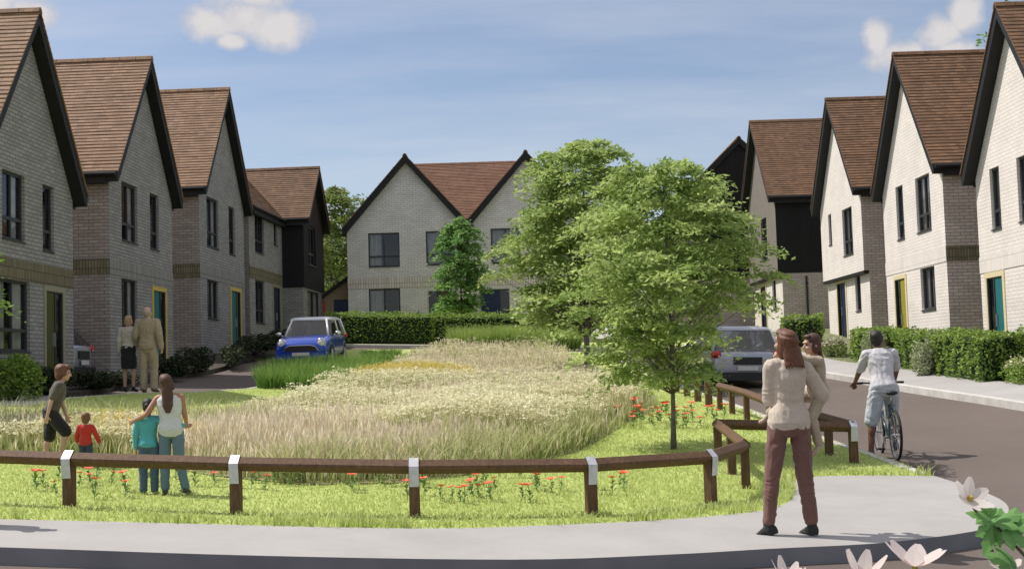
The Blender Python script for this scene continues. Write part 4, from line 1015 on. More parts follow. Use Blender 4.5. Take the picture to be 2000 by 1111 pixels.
# ------------------------------------------------------------------ cars and bicycle
def paint(name, c, metal=.3):
    t = NT(name); p = t.pr(c, .32, Metallic=metal); p.inputs['Coat Weight'].default_value = .8; p.inputs['Coat Roughness'].default_value = .04; return t.m
M['tyre'] = plain('black rubber', (.018, .018, .018), .85, .2, 30)
M['rim'] = plain('silver alloy', (.55, .55, .57), .3, .05, metal=.9)
M['chrome'] = plain('chrome trim', (.75, .75, .77), .12, .02, metal=1.)
M['black_plastic'] = plain('black plastic', (.02, .02, .021), .6)
M['lamp'] = plain('clear lamp lens', (.62, .64, .66), .12, .04)
M['red_lamp'] = plain('red lamp lens', (.45, .015, .012), .15, .05)
M['plate_white'] = plain('blank number plate', (.6, .6, .58), .5, .03)
def evaluated(o):
    dg = bpy.context.evaluated_depsgraph_get(); me = bpy.data.meshes.new_from_object(o.evaluated_get(dg)); return me
def car(label, loc, rz, pm, roofm, L, Wd, Hh, prof, cab, plates='white', group=None, rear_lamps=(.0, .0), mini=False, tilt=None):
    """+y is the front. prof: stations (y/L, half width factor, low z, shoulder z); cab: (y0 base rear, y1 roof rear, y2 roof front, y3 base front, belt z)"""
    root = empty('parked_car', loc, rz, label, 'car', group)
    if tilt: root.rotation_euler = (tilt[0], tilt[1], rz)
    hw = Wd / 2; mb = MB(); rings = []
    for fy, fw, zl, zs in prof:
        y = fy * L; w = hw * fw; half = [(0, zl), (.6 * w, zl), (.93 * w, zl + .05), (w, zl + .17), (w * 1.0, (zl + zs) / 2 + .04), (w * .985, zs - .09), (w * .93, zs - .02), (w * .72, zs + .012), (w * .35, zs + .028), (0, zs + .032)]
        r = [(x, y, z) for x, z in half] + [(-x, y, z) for x, z in half[-2:0:-1]]; rings.append(r)
    mb.loft(rings); o = mb.build('body', pm, None, smooth=True)
    sub = o.modifiers.new('s', 'SUBSURF'); sub.levels = 2; sub.render_levels = 2
    axles = (-.305 * L, .315 * L); wr = .315 if not mini else .30
    for k, ay in enumerate(axles):
        c = MB(); n = 24; c.loft([[(x, ay + math.cos(2 * math.pi * i / n) * (wr + .055), wr + math.sin(2 * math.pi * i / n) * (wr + .055)) for i in range(n)] for x in (-hw - .2, hw + .2)])
        co_ = c.build('cutter', M['black_plastic'], None, uv=False); b = o.modifiers.new('b%d' % k, 'BOOLEAN'); b.operation = 'DIFFERENCE'; b.object = co_; b.solver = 'EXACT'
    me = evaluated(o); cut = [m.object for m in o.modifiers if m.type == 'BOOLEAN']; bpy.data.objects.remove(o)
    for c in cut: bpy.data.objects.remove(c)
    for p in me.polygons: p.use_smooth = True
    me.materials.clear(); me.materials.append(pm)
    body = bpy.data.objects.new('body', me); col.objects.link(body); body.parent = root
    lin = MB(); lin.box(-hw * .8, -L * .42, .22, hw * .8, L * .42, .62); lin.build('floor_pan', M['black_plastic'], root)
    # cabin
    y0, y1, y2, y3, zb = [cab[i] * L for i in range(4)] + [cab[4]]
    wb, wt = hw * .90, hw * .74; zt = Hh
    def ring(f):
        ya = y0 + (y1 - y0) * f; yb = y3 + (y2 - y3) * f; w = wb + (wt - wb) * f; z = zb - .02 + (zt - zb + .0) * f; b = .12 * (1 - .3 * f)
        return [(w - .04, ya, z), (w, ya + b, z), (w, yb - b * 1.6, z), (w - .10, yb - .03, z), (0, yb + .05, z), (-w + .10, yb - .03, z), (-w, yb - b * 1.6, z), (-w, ya + b, z), (-w + .04, ya, z), (0, ya - .04, z)]
    gr = [ring(f) for f in (0, .35, .7, .93)]
    g = MB(); g.loft(gr, cap=False); g.build('windows', M['carglass'], root, smooth=False)
    rf = MB(); a = ring(.9); bq = ring(.985); top = [(x * .86, y * .94 if True else y, zt + .035) for x, y, z in bq]
    cy = (y1 + y2) / 2; sc = lambda q, k, z: [(x * k, cy + (y - cy) * k, z) for x, y, _ in q]
    rf.loft([sc(a, 1.015, a[0][2]), sc(bq, 1.0, zt - .02), sc(bq, .93, zt + .018), sc(bq, .6, zt + .045), sc(bq, .15, zt + .05)]); rf.build('roof', roofm, root, smooth=True)
    lo, hi_ = ring(-.02), ring(.95); pmat = roofm if mini else pm
    for i, rr in ((3, .035), (5, .035), (1, .05), (7, .05)):
        pl = MB(); pl.tube([lo[i], tuple((np.array(lo[i]) + np.array(hi_[i])) / 2 * np.array([1.012, 1, 1])), hi_[i]], rr, 6); pl.build('pillar', pmat, root, smooth=True)
    for sx in (-1, 1):
        pl = MB(); ymid = (y0 + y3) / 2 - .02 * L; pl.tube([(sx * wb * 1.003, ymid, zb - .03), (sx * wt * 1.01, ymid, zt - .06)], .03, 6); pl.build('pillar', pmat, root, smooth=True)
    st = MB()
    for sx in (-.42, .42):
        st = MB(); st.box(sx * hw - .22, .02 * L, .45, sx * hw + .22, .10 * L, zb + .28); st.ell((sx * hw, .03 * L, zb + .36), (.12, .05, .10)); st.box(sx * hw - .24, .1 * L, .42, sx * hw + .24, .2 * L, .6); st.build('seat', M['black_plastic'], root)
    for k, ay in enumerate(axles):
        for sx in (-1, 1):
            w = MB(); n = 22; xo = sx * (hw - .012); xi = sx * (hw - .21)
            pr = [(xi, wr * .6), (xi, wr * .94), (xi + sx * .03, wr), (xo - sx * .03, wr), (xo, wr * .94), (xo, wr * .66), (xo - sx * .02, wr * .63)]
            w.loft([[(x, ay + math.cos(2 * math.pi * i / n) * r, wr + math.sin(2 * math.pi * i / n) * r) for i in range(n)] for x, r in pr]); wh = w.build('wheel', M['tyre'], root, smooth=False)
            rm = MB(); rr = wr * .64
            rm.loft([[(x, ay + math.cos(2 * math.pi * i / n) * r, wr + math.sin(2 * math.pi * i / n) * r) for i in range(n)] for x, r in ((xo - sx * .05, rr), (xo + sx * .002, rr), (xo + sx * .004, rr * .9), (xo - sx * .03, rr * .86))], cap=False)
            for s in range(8):
                a_ = s * math.pi / 4; rm.tube([(xo - sx * .005, ay, wr), (xo - sx * .012, ay + math.cos(a_) * rr * .9, wr + math.sin(a_) * rr * .9)], .022, 5)
            rm.ell((xo - sx * .005, ay, wr), (.02, .05, .05)); rm.build('rim', M['rim'], wh)
    for sx in (-1, 1):
        m = MB(); m.ell((sx * (hw + .07), y3 - .28, zb + .05), (.10, .06, .07)); m.tube([(sx * hw * .9, y3 - .26, zb - .02), (sx * (hw + .02), y3 - .27, zb + .02)], .02, 6); m.build('mirror', M['chrome'] if mini else pm, root, smooth=True)
    fy = prof[-1][0] * L; ry = prof[0][0] * L
    for sx in (-1, 1):
        h = MB()
        if mini:
            h.ell((sx * hw * .70, fy - .16, .66), (.135, .13, .145)); hl = h.build('headlight', M['lamp'], root, smooth=True); c = MB()
            c.loft([[(sx * hw * .70 + math.cos(2 * math.pi * i / 20) * r, fy - .16 + yy, .66 + math.sin(2 * math.pi * i / 20) * r * 1.08) for i in range(20)] for r, yy in ((.15, .02), (.15, .06), (.13, .08))], cap=False); c.build('chrome_ring', M['chrome'], hl, smooth=True)
        else: h.ell((sx * hw * .70, fy - .16, .66), (.2, .14, .09)); h.build('headlight', M['lamp'], root, smooth=True)
        r = MB(); r.ell((sx * hw * .84, ry + .12, .86), (.14, .13, .10)); tl = r.build('taillight', M['red_lamp'], root, smooth=True); q = MB(); q.ell((sx * hw * .80, ry + .075, .83), (.05, .08, .045)); q.build('reversing_lamp', M['lamp'], tl, smooth=True)
    gq = MB()
    if mini:
        prf = [(-.52, .44), (.52, .44), (.44, .56), (.30, .60), (-.30, .60), (-.44, .56)]
        gq.prism(None, ([(x, fy - .10, z) for x, z in prf], [(x, fy + .012, z) for x, z in prf])); gg = gq.build('grille', M['black_plastic'], root)
        c = MB(); c.tube([(-.52, fy + .0, .45), (-.44, fy + .01, .565), (-.3, fy + .015, .605), (.3, fy + .015, .605), (.44, fy + .01, .565), (.52, fy + .0, .45)], .014, 6); c.build('chrome_trim', M['chrome'], gg)
        for x in (-.10, .10):
            s_ = MB(); s_.prism(None, ([(x - .035, fy - .02, .665), (x + .035, fy - .02, .665), (x + .035, y3, zb + .01), (x - .035, y3, zb + .01)], [(x - .035, fy - .02, .664), (x + .035, fy - .02, .664), (x + .035, y3, zb), (x - .035, y3, zb)]))
    else:
        gq.box(-.42, fy - .1, .42, .42, fy + .006, .56); gq.build('grille', M['black_plastic'], root)
    b = MB(); b.box(-hw * .92, fy - .12, .21, hw * .92, fy + .02, .40); b.build('bumper', pm if mini else M['black_plastic'], root)
    b = MB(); b.box(-hw * .9, ry - .025, .22, hw * .9, ry + .1, .42); b.build('bumper', M['black_plastic'], root)
    for yy, s in ((fy + .024, 1), (ry - .029, -1)):
        q = MB(); q.box(-.26, yy - .004, .47 if s < 0 else .30, .26, yy + .004, .58 if s < 0 else .40); q.build('number_plate', M['plate_white'], root)
    q = MB(); q.box(-.36, ry - .018, .61, .36, ry + .06, .80); q.build('tailgate_recess', M['black_plastic'], root)
    for sx in (-1, 1):
        hd = MB(); hd.box(sx * hw * 1.0 - .012, (y0 + y3) / 2 - .18, zb - .13, sx * hw * 1.0 + .012, (y0 + y3) / 2 - .02, zb - .10); hd.build('door_handle', M['chrome'], root)
    return root
def slope(x, y):   # ground gradient for standing a car on it
    return math.atan((Gf(x, y + 1) - Gf(x, y - 1)) / 2), -math.atan((Gf(x + 1, y) - Gf(x - 1, y)) / 2)
blue = paint('blue car paint', (.012, .055, .42)); white = paint('white car paint', (.72, .73, .76), 0.); silver = paint('silver grey car paint', (.40, .41, .48), .35); silver2 = paint('silver car paint', (.42, .43, .5), .6)
mp_ = [(-.49, .80, .34, .78), (-.455, .93, .24, .86), (-.36, 1., .2, .90), (-.1, 1., .19, .90), (.16, 1., .19, .90), (.30, .99, .2, .87), (.40, .97, .21, .80), (.465, .90, .25, .71), (.495, .76, .34, .60)]
car('small blue car with white roof and round headlights, facing the camera on the left street', (-6.35, 40.4, Gf(-6.35, 40.4) - .13), R(180 - 2), blue, white, 3.7, 1.70, 1.43, mp_, (-.47, -.40, .10, .235, .90), mini=True, tilt=(-.04, 0))
sp_ = [(-.495, .84, .34, .90), (-.46, .95, .25, .96), (-.38, 1., .2, .97), (-.1, 1., .19, .96), (.14, 1., .19, .95), (.30, .99, .2, .88), (.41, .96, .21, .80), (.47, .88, .25, .70), (.498, .72, .34, .58)]
car('silver grey car seen from behind, driving away on the right-hand road', (5.68, 34.0, Gf(5.68, 34.0) - .13), R(3), silver, silver, 4.2, 1.84, 1.52, sp_, (-.475, -.37, .08, .24, .95), tilt=(.045, .03))
car('silver car parked between two left houses, only its tail showing', (-12.25, 30.45, Gf(-10, 30.4) - .05), R(90), silver2, silver2, 4.1, 1.76, 1.45, sp_, (-.475, -.37, .08, .24, .95))

def bicycle(label, loc, rz):
    root = empty('bicycle', loc, rz, label, 'bicycle'); wr = .34; wb = 1.04
    fm = paint('dark teal bicycle paint', (.02, .07, .10), .2)
    for y, nm in ((0, 'wheel'), (wb, 'wheel')):
        m = MB(); n = 40; k = 8; rings = []
        for i in range(n + 1):
            a = 2 * math.pi * i / n; rings.append([(math.sin(2 * math.pi * j / k) * .019, y + math.cos(a) * (wr - .019 + math.cos(2 * math.pi * j / k) * .019), wr + math.sin(a) * (wr - .019 + math.cos(2 * math.pi * j / k) * .019)) for j in range(k)])
        m.loft(rings, cap=False); w = m.build(nm, M['tyre'], root, smooth=True)
        r = MB(); rings = []
        for i in range(n + 1):
            a = 2 * math.pi * i / n; rings.append([(sx, y + math.cos(a) * rr, wr + math.sin(a) * rr) for sx, rr in ((-.012, wr - .035), (.012, wr - .035), (.012, wr - .052), (-.012, wr - .052))])
        r.loft(rings, cap=False)
        for s in range(18):
            a = 2 * math.pi * s / 18; r.tube([((.02 if s % 2 else -.02), y, wr), (0, y + math.cos(a) * (wr - .045), wr + math.sin(a) * (wr - .045))], .0022, 4)
        r.tube([(-.06, y, wr), (.06, y, wr)], .018, 8); r.build('rim', M['rim'], w)
    bb = (0, .43, .29); seat = (0, .20, .86); head = (0, .90, .84); headl = (0, .93, .66)
    f = MB()
    f.tube([bb, (0, .24, .74)], .017, 8); f.tube([(0, .25, .71), head], .017, 8); f.tube([bb, headl], .02, 8); f.tube([(0, .885, .90), (0, .945, .60)], .021, 8)
    for s in (-1, 1): f.tube([(s * .03, .43, .29), (s * .055, 0, wr)], .010, 6); f.tube([(s * .02, .25, .70), (s * .055, 0, wr)], .009, 6); f.tube([(s * .05, .94, .62), (s * .052, wb, wr)], .013, 6)
    f.tube([(-.055, .94, .62), (.055, .94, .62)], .018, 6); f.build('frame', fm, root, smooth=True)
    s = MB(); s.tube([(0, .235, .73), (0, .20, .87)], .013, 8); s.build('seat_post', M['rim'], root, smooth=True)
    s = MB(); s.loft([[(w_ * math.cos(a), y, .895 + zz + .028 * math.sin(a)) for a in np.linspace(0, 2 * math.pi, 11)[:-1]] for y, w_, zz in ((.055, .05, .005), (.08, .078, .01), (.15, .07, 0), (.24, .035, -.004), (.33, .018, -.01))]); s.build('saddle', M['black_plastic'], root, smooth=True)
    h = MB(); h.tube([(0, .885, .88), (0, .90, 1.0), (0, .95, 1.02)], .014, 8); h.tube([(-.31, .86, 1.03), (-.2, .93, 1.03), (0, .95, 1.02), (.2, .93, 1.03), (.31, .86, 1.03)], .012, 8); hb = h.build('handlebar', M['black_plastic'], root, smooth=True)
    for sx in (-1, 1): g = MB(); g.tube([(sx * .22, .92, 1.03), (sx * .33, .85, 1.03)], .017, 8); g.build('grip', M['tyre'], hb, smooth=True)
    c = MB(); n = 20; c.loft([[(x, .43 + math.cos(2 * math.pi * i / n) * .09, .29 + math.sin(2 * math.pi * i / n) * .09) for i in range(n)] for x in (.045, .049)]); c.tube([(-.07, .43, .29), (.07, .43, .29)], .016, 8)
    c.tube([(.07, .43, .29), (.075, .50, .44)], .010, 6); c.tube([(-.07, .43, .29), (-.075, .36, .14)], .010, 6); ck = c.build('crank', M['rim'], root)
    for x, y, z in ((.13, .50, .44), (-.13, .36, .14)): p = MB(); p.box(x - .05, y - .045, z - .012, x + .05, y + .045, z + .012); p.build('pedal', M['black_plastic'], ck)
    c = MB(); c.tube([(.047, .43, .375), (.047, .0, .375)], .005, 4); c.tube([(.047, .43, .205), (.047, .0, .31)], .005, 4); c.build('chain', M['black_plastic'], root)
    return root
BK = (5.07, 17.22)
bicycle('dark bicycle under the cyclist on the road', (*BK, Gf(*BK) - .13), R(-4))
# ------------------------------------------------------------------ people
def skin(name, c):
    t = NT(name); n = t.noise(t.obj(), 14, 4)
    cc = t.ramp(n, [(.3, tuple(v * .88 for v in c)), (.7, tuple(min(1, v * 1.08) for v in c))])
    p = t.pr(cc, .55); p.inputs['Subsurface Weight'].default_value = .08; p.inputs['Subsurface Radius'].default_value = (.02, .008, .004); return t.m
def cloth(name, c, weave=90, var=.1):
    t = NT(name); o = t.obj(); n = t.noise(o, 7, 5, .6); f = t.noise(o, weave, 3, .6)
    cc = t.ramp(n, [(.3, tuple(v * (1 - var) for v in c)), (.7, tuple(min(1, v * (1 + var)) for v in c))])
    cc = t.mix(.35, cc, t.ramp(f, [(.3, (.7, .7, .7)), (.7, (1.05, 1.05, 1.05))]), 'MULTIPLY')
    p = t.pr(cc, .9, t.math('ADD', t.math('MULTIPLY', n, 2.), t.math('MULTIPLY', f, .25)), .35, .02); p.inputs['Sheen Weight'].default_value = .15; return t.m
def hairm(name, c):
    t = NT(name); mp = t.n('ShaderNodeMapping', Vector=t.obj(), Scale=(60, 60, 6)).outputs[0]; n = t.noise(mp, 2.2, 5, .6)
    t.pr(t.ramp(n, [(.3, tuple(v * .55 for v in c)), (.7, tuple(v * 1.35 for v in c))]), .55, n, .6, .006); return t.m
SK = {'pale': skin('pale skin', (.55, .33, .25)), 'tan': skin('tan skin', (.42, .22, .14)), 'brown': skin('brown skin', (.17, .08, .05))}
for k, c in dict(brown=(.085, .036, .02), auburn=(.14, .05, .024), black=(.012, .010, .010), blond=(.42, .27, .17), grey=(.42, .33, .28), ginger=(.17, .07, .03)).items(): M['hair_' + k] = hairm(k + ' hair', c)
for k, c in dict(cream=(.56, .47, .39), beige=(.40, .31, .215), black=(.013, .012, .013), taupe=(.10, .085, .07), red=(.50, .03, .02), teal=(.09, .42, .45), white=(.66, .66, .66), jeans=(.07, .12, .19), jeans_light=(.13, .20, .26), navy=(.035, .05, .09), brown=(.17, .084, .066), grey=(.58, .56, .60), pale_blue=(.50, .53, .58), blouse=(.55, .49, .42), leather=(.02, .02, .018), shoe_red=(.42, .04, .03), shoe_brown=(.11, .07, .04), shoe_grey=(.06, .06, .065), tan=(.42, .34, .25)).items(): M['cloth_' + k] = cloth(k.replace('_', ' ') + ' cloth', c)
M['eye'] = plain('eye', (.05, .035, .03), .2); M['lip'] = plain('lip', (.32, .12, .10), .5)
_g3 = rng.random((32, 32, 32)) * 2 - 1
def vn3(x, y, z):
    i = [np.floor(v).astype(int) for v in (x, y, z)]; f = [v - np.floor(v) for v in (x, y, z)]; f = [t * t * (3 - 2 * t) for t in f]; r = 0
    for a in (0, 1):
        for b in (0, 1):
            for c in (0, 1): r = r + _g3[(i[0] + a) % 32, (i[1] + b) % 32, (i[2] + c) % 32] * (f[0] if a else 1 - f[0]) * (f[1] if b else 1 - f[1]) * (f[2] if c else 1 - f[2])
    return r
def fuse(mb, name, mat, vox, parent, smooth=3, fold=0.):
    """one continuous skin over overlapping volumes"""
    me = mb.mesh('tmp', mat, uv=False); o = bpy.data.objects.new('tmp', me); col.objects.link(o)
    r = o.modifiers.new('r', 'REMESH'); r.mode = 'VOXEL'; r.voxel_size = vox; r.use_smooth_shade = True
    if smooth: s = o.modifiers.new('s', 'SMOOTH'); s.factor = .5; s.iterations = smooth
    me2 = evaluated(o); bpy.data.objects.remove(o); bpy.data.meshes.remove(me); me2.name = name
    if not me2.materials: me2.materials.append(mat)
    if fold:
        sd_ = random.uniform(0, 9); n_ = len(me2.vertices); c = np.empty(n_ * 3, np.float32); me2.vertices.foreach_get('co', c); c = c.reshape(-1, 3).astype(float)
        nr = np.empty(n_ * 3, np.float32); me2.vertex_normals.foreach_get('vector', nr); nr = nr.reshape(-1, 3)
        w_ = vn3(c[:, 0] * 5 + sd_, c[:, 1] * 5, c[:, 2] * 4)
        f = vn3(c[:, 0] * 11 + sd_ + 2 * w_, c[:, 1] * 11, c[:, 2] * 26 + 5 * w_ + c[:, 0] * 9) + .5 * vn3(c[:, 0] * 30, c[:, 1] * 30 + sd_, c[:, 2] * 14)
        c += nr * (fold * (f + .55))[:, None]; me2.vertices.foreach_set('co', c.astype(np.float32).ravel())
        me2.update()
    ob = bpy.data.objects.new(name, me2); col.objects.link(ob); ob.parent = parent; return ob
def V3(*a): return Vector(a)
def person(label, xy, rz, H, outfit, pose, skin_='pale', hair='brown', hs=1., group=None, vox=.009, off=0., wide=1., z=None, ground=True):
    """local: facing +y, x to the person's right. pose gives limb directions; lengths follow the height"""
    k = H / 1.75; P = dict(pose); root = empty('person', (xy[0], xy[1], 0), rz, label, 'person', group); sk = SK[skin_]
    lean = Euler(P.get('lean', (0, 0, 0))).to_matrix(); hrot = lean @ Euler(P.get('head', (0, 0, 0))).to_matrix()
    lf = P.get('legf', 1.); pz = .94 * lf; piv = V3(0, 0, pz)
    up = lambda p: (piv + lean @ (V3(*p) + V3(0, 0, pz - .94) - piv)) * k
    lo = lambda p: V3(*p) * k
    J = {}
    for s, n in ((-1, 'L'), (1, 'R')):
        J['hip' + n] = lo((s * .092, 0, pz - .03)); J['kne' + n] = J['hip' + n] + V3(*P['thigh' + n]).normalized() * .43 * k * lf; J['ank' + n] = J['kne' + n] + V3(*P['shin' + n]).normalized() * .42 * k * lf
        J['sho' + n] = up((s * .182 * wide, -.01, 1.42)); J['elb' + n] = J['sho' + n] + V3(*P['uarm' + n]).normalized() * .29 * k; J['wri' + n] = J['elb' + n] + V3(*P['farm' + n]).normalized() * .25 * k
    for n in 'LR':
        for a in P.get('move' + n, ()): pass
    shift = -min(J['ankL'].z, J['ankR'].z) + .075 * k if ground else 0
    gz = (Gf(*xy) if z is None else z) + off
    root.location.z = gz + shift
    # torso rings: z, half width, half depth, y offset
    tor = [(.83, .075, .075, -.01), (.88, .15, .105, -.015), (.95, .165, .115, -.02), (1.03, .15, .105, -.008), (1.12, .132, .095, .0), (1.22, .148, .105, .004), (1.32, .165, .113, .0), (1.40, .165, .10, -.006), (1.455, .10, .075, -.012), (1.50, .058, .06, -.008), (1.56, .052, .056, .004)]
    sx = P.get('hipw', 1.); female = P.get('female', False)
    def ring(zz, rx, ry, yo, inf=0.):
        f = wide if zz > 1.1 else (sx if zz < 1.05 else 1); tr = up if zz >= .94 else lo
        zq = zz if zz >= .94 else zz + pz - .94
        return [tr((math.copysign(abs(math.cos(a)) ** .85, math.cos(a)) * (rx * f + inf), yo + math.copysign(abs(math.sin(a)) ** .9, math.sin(a)) * (ry + inf), zq)) for a in np.linspace(0, 2 * math.pi, 19)[:-1]]
    body = MB(); body.loft([ring(*t) for t in tor])
    body.cap(up((-.15 * wide, -.012, 1.43)), up((.15 * wide, -.012, 1.43)), .055 * k, .055 * k)
    if female:
        for s in (-1, 1): body.ell(up((s * .075, .085, 1.27)), tuple(v * k for v in (.068, .06, .065)))
    hc = up((0, .012, 1.49)) + hrot @ V3(0, .012, .135 * hs) * k
    def hd(x, y, zz): return hc + hrot @ V3(x, y, zz) * k * hs
    Hm = hrot; e = lambda c, r: body.ell(hd(*c), tuple(v * k * hs for v in r), Hm)
    body.cap(up((0, -.008, 1.47)), hd(0, -.015, -.06), .054 * k, .050 * k)
    e((0, -.01, .03), (.076, .097, .092)); e((0, .03, -.035), (.062, .068, .078)); e((0, .058, -.085), (.03, .028, .025))
    body.cap(hd(0, .083, .015), hd(0, .108, -.028), .010 * k * hs, .016 * k * hs, 8); e((0, .088, .035), (.05, .014, .012))
    for s in (-1, 1): e((s * .078, -.012, -.012), (.012, .022, .033)); e((s * .04, .066, -.03), (.026, .026, .022))
    def limb(mb, n, arm=True, leg=True, inf=0., cut=None, scale=1.):
        if leg:
            mb.cap(J['hip' + n], J['kne' + n], (.083 + inf) * k, (.056 + inf) * k); mb.cap(J['kne' + n], J['ank' + n], (.055 + inf) * k, (.036 + inf) * k)
            d = (J['ank' + n] - J['kne' + n]); b = V3(0, -1, 0); mb.ell(J['kne' + n] + d * .3 + b * .016 * k, tuple((v + inf) * k for v in (.05, .05, .10)))
        if arm:
            mb.cap(J['sho' + n], J['elb' + n], (.05 + inf) * k, (.039 + inf) * k); mb.cap(J['elb' + n], J['wri' + n], (.040 + inf) * k, (.027 + inf) * k)
    for n in 'LR': limb(body, n)
    # feet and hands
    for s, n in ((-1, 'L'), (1, 'R')):
        td = V3(*P.get('toe' + n, (s * .18, 1, -.12))).normalized(); a = J['ank' + n]; body.cap(a, a - td * .02 * k - V3(0, 0, .035 * k), .036 * k, .034 * k); body.cap(a + V3(0, 0, -.04 * k), a + td * .16 * k + V3(0, 0, -.05 * k), .036 * k, .028 * k, flat=.9)
        fd = (J['wri' + n] - J['elb' + n]).normalized(); hdv = V3(*P.get('hand' + n, tuple(fd))).normalized()
        pn = V3(*P.get('palm' + n, (-s, .25, 0))); pn = (pn - hdv * pn.dot(hdv)).normalized(); sd = hdv.cross(pn).normalized() * (1 if s > 0 else 1)
        tside = sd if sd.y > -.2 else -sd
        if 'thumb' + n in P: tside = V3(*P['thumb' + n]); tside = (tside - hdv * tside.dot(hdv)).normalized()
        w0 = J['wri' + n]; hk = k * P.get('hk', 1.)
        body.loft([[w0 + hdv * (t * hk) + tside * (math.cos(a_) * wd * hk) + pn * (math.sin(a_) * th * hk) for a_ in np.linspace(0, 2 * math.pi, 13)[:-1]] for t, wd, th in ((-.015, .026, .020), (.02, .034, .017), (.06, .041, .015), (.088, .040, .013), (.098, .034, .010))])
        cu = P.get('curl' + n, .55)
        for i, (o_, ln) in enumerate(((.031, .068), (.0105, .078), (-.0105, .072), (-.031, .056))):
            b = w0 + hdv * .088 * hk + tside * o_ * hk; q = b; ang = 0
            for j, f in enumerate((.45, .32, .23)):
                ang += cu * (.6, .9, .6)[j] + .06 * i; dd = (hdv * math.cos(ang) + pn * math.sin(ang) + tside * (o_ * 1.2 * (1 - j * .4))).normalized(); q2 = q + dd * ln * f * hk
                body.cap(q, q2, (.0105 - .001 * j) * hk, (.0098 - .001 * j) * hk, 8); q = q2
        b = w0 + hdv * .028 * hk + tside * .028 * hk; q = b + (hdv * .55 + tside * .75 + pn * .25).normalized() * .042 * hk; body.cap(b, q, .0135 * hk, .0115 * hk, 8); body.cap(q, q + (hdv * .85 + tside * .25 + pn * .35).normalized() * .032 * hk, .0115 * hk, .009 * hk, 8)
    fuse(body, 'body', sk, vox * min(1, k * 1.15), root, 3)
    for s in (-1, 1):
        m = MB(); m.ell(hd(s * .031, .079, .004), tuple(v * k * hs for v in (.012, .009, .008)), Hm, 10, 7); m.build('eye', M['eye'], root, smooth=True)
    m = MB(); m.ell(hd(0, .083, -.062), tuple(v * k * hs for v in (.024, .012, .008)), Hm, 10, 7); m.build('lips', M['lip'], root, smooth=True)
    O = outfit; cv = vox * 1.0 * min(1, k * 1.2)
    lim = lambda a, b, f: a + (b - a) * f
    if 'top' in O:
        mat, z0, sl, inf = O['top']     # sl: 0 none, .6 short, 1+f long; z0 hem height
        m = MB(); rr = [(z0, *np.interp(z0, [t[0] for t in tor], [t[1] for t in tor]).reshape(1), *np.interp(z0, [t[0] for t in tor], [t[2] for t in tor]).reshape(1), -.01)] + [t for t in tor if z0 + .02 < t[0] < 1.47] + ([(1.485, .07, .066, -.01)] if O.get('collar', True) else [])
        m.loft([ring(float(t[0]), float(t[1]), float(t[2]), float(t[3]), inf) for t in rr])
        if female:
            for s in (-1, 1): m.ell(up((s * .07, .085, 1.27)), tuple(v * k for v in (.075, .068, .075)))
        if sl > 0:
            m.cap(up((-.15 * wide, -.012, 1.425)), up((.15 * wide, -.012, 1.425)), (.055 + inf * .8) * k, (.055 + inf * .8) * k)
            for n in 'LR':
                m.cap(J['sho' + n], lim(J['sho' + n], J['elb' + n], min(1, sl)), (.052 + inf) * k, (.044 + inf * 1.1) * k)
                if sl > 1: m.cap(J['elb' + n], lim(J['elb' + n], J['wri' + n], sl - 1), (.043 + inf) * k, (.033 + inf) * k)
        # folds: a few raised creases
        fuse(m, O.get('topname', 'top'), M['cloth_' + mat], cv, root, 3, .0068 * k)
    if 'legs' in O:
        mat, ln, inf = O['legs']        # ln: 0..1 thigh, 1..2 shin
        m = MB(); m.loft([ring(t[0], t[1], t[2], t[3], inf * .6 + .004) for t in tor[:3]] + [ring(1.0, .152, .108, -.01, inf * .5 + .004)])
        for n in 'LR':
            kn = J['kne' + n]; m.cap(J['hip' + n], lim(J['hip' + n], kn, min(1, ln)), (.087 + inf) * k, (.062 + inf * 1.2) * k)
            if ln > 1:
                m.cap(kn, lim(kn, J['ank' + n], ln - 1), (.060 + inf * 1.1) * k, (.046 + inf * 1.25) * k); d = (J['ank' + n] - kn); m.ell(kn + d * .3 + V3(0, -.012 * k, 0), tuple((v + inf) * k for v in (.05, .05, .10)))
        fuse(m, O.get('legname', 'trousers'), M['cloth_' + mat], cv, root, 3, .0068 * k)
    if 'skirt' in O:
        mat, zb = O['skirt']; m = MB()
        m.loft([ring(1.05, .148, .105, -.01, .012)] + [ring(t[0], t[1], t[2], t[3], .016) for t in tor[2:0:-1]] + [[lo((math.cos(a) * w_ , math.sin(a) * d_ - .01, zz + pz - .94)) for a in np.linspace(0, 2 * math.pi, 19)[:-1]] for zz, w_, d_ in ((.75, .185, .135), (.6, .18, .135), (zb, .172, .135))])
        fuse(m, 'skirt', M['cloth_' + mat], cv, root, 3, .0068 * k)
    if 'shoes' in O:
        for s, n in ((-1, 'L'), (1, 'R')):
            td = V3(*P.get('toe' + n, (s * .18, 1, -.12))).normalized(); a = J['ank' + n]; m = MB(); fl = V3(td.x, td.y, 0).normalized(); sdv = td.cross(V3(0, 0, 1)).normalized(); upv = sdv.cross(td).normalized()
            hl = a - td * .045 * k - upv * .045 * k
            m.loft([[hl + td * (t * k) + sdv * (math.cos(b) * w_ * k) + upv * ((math.sin(b) * h_ + h_ - .03) * k) for b in np.linspace(0, 2 * math.pi, 15)[:-1]] for t, w_, h_ in ((-.022, .018, .030), (0, .034, .046), (.05, .038, .050), (.10, .043, .042), (.15, .047, .032), (.20, .042, .024), (.232, .022, .016))])
            m.cap(a + upv * .02 * k, a - upv * .03 * k, .043 * k, .046 * k); so_ = fuse(m, 'shoe', M['cloth_' + O['shoes']], cv * .9, root, 2)
    # hair
    hm = M['hair_' + hair]; m = MB(); st = O.get('hair', 'short'); he = lambda c, r: m.ell(hd(*c), tuple(v * k * hs for v in r), Hm)
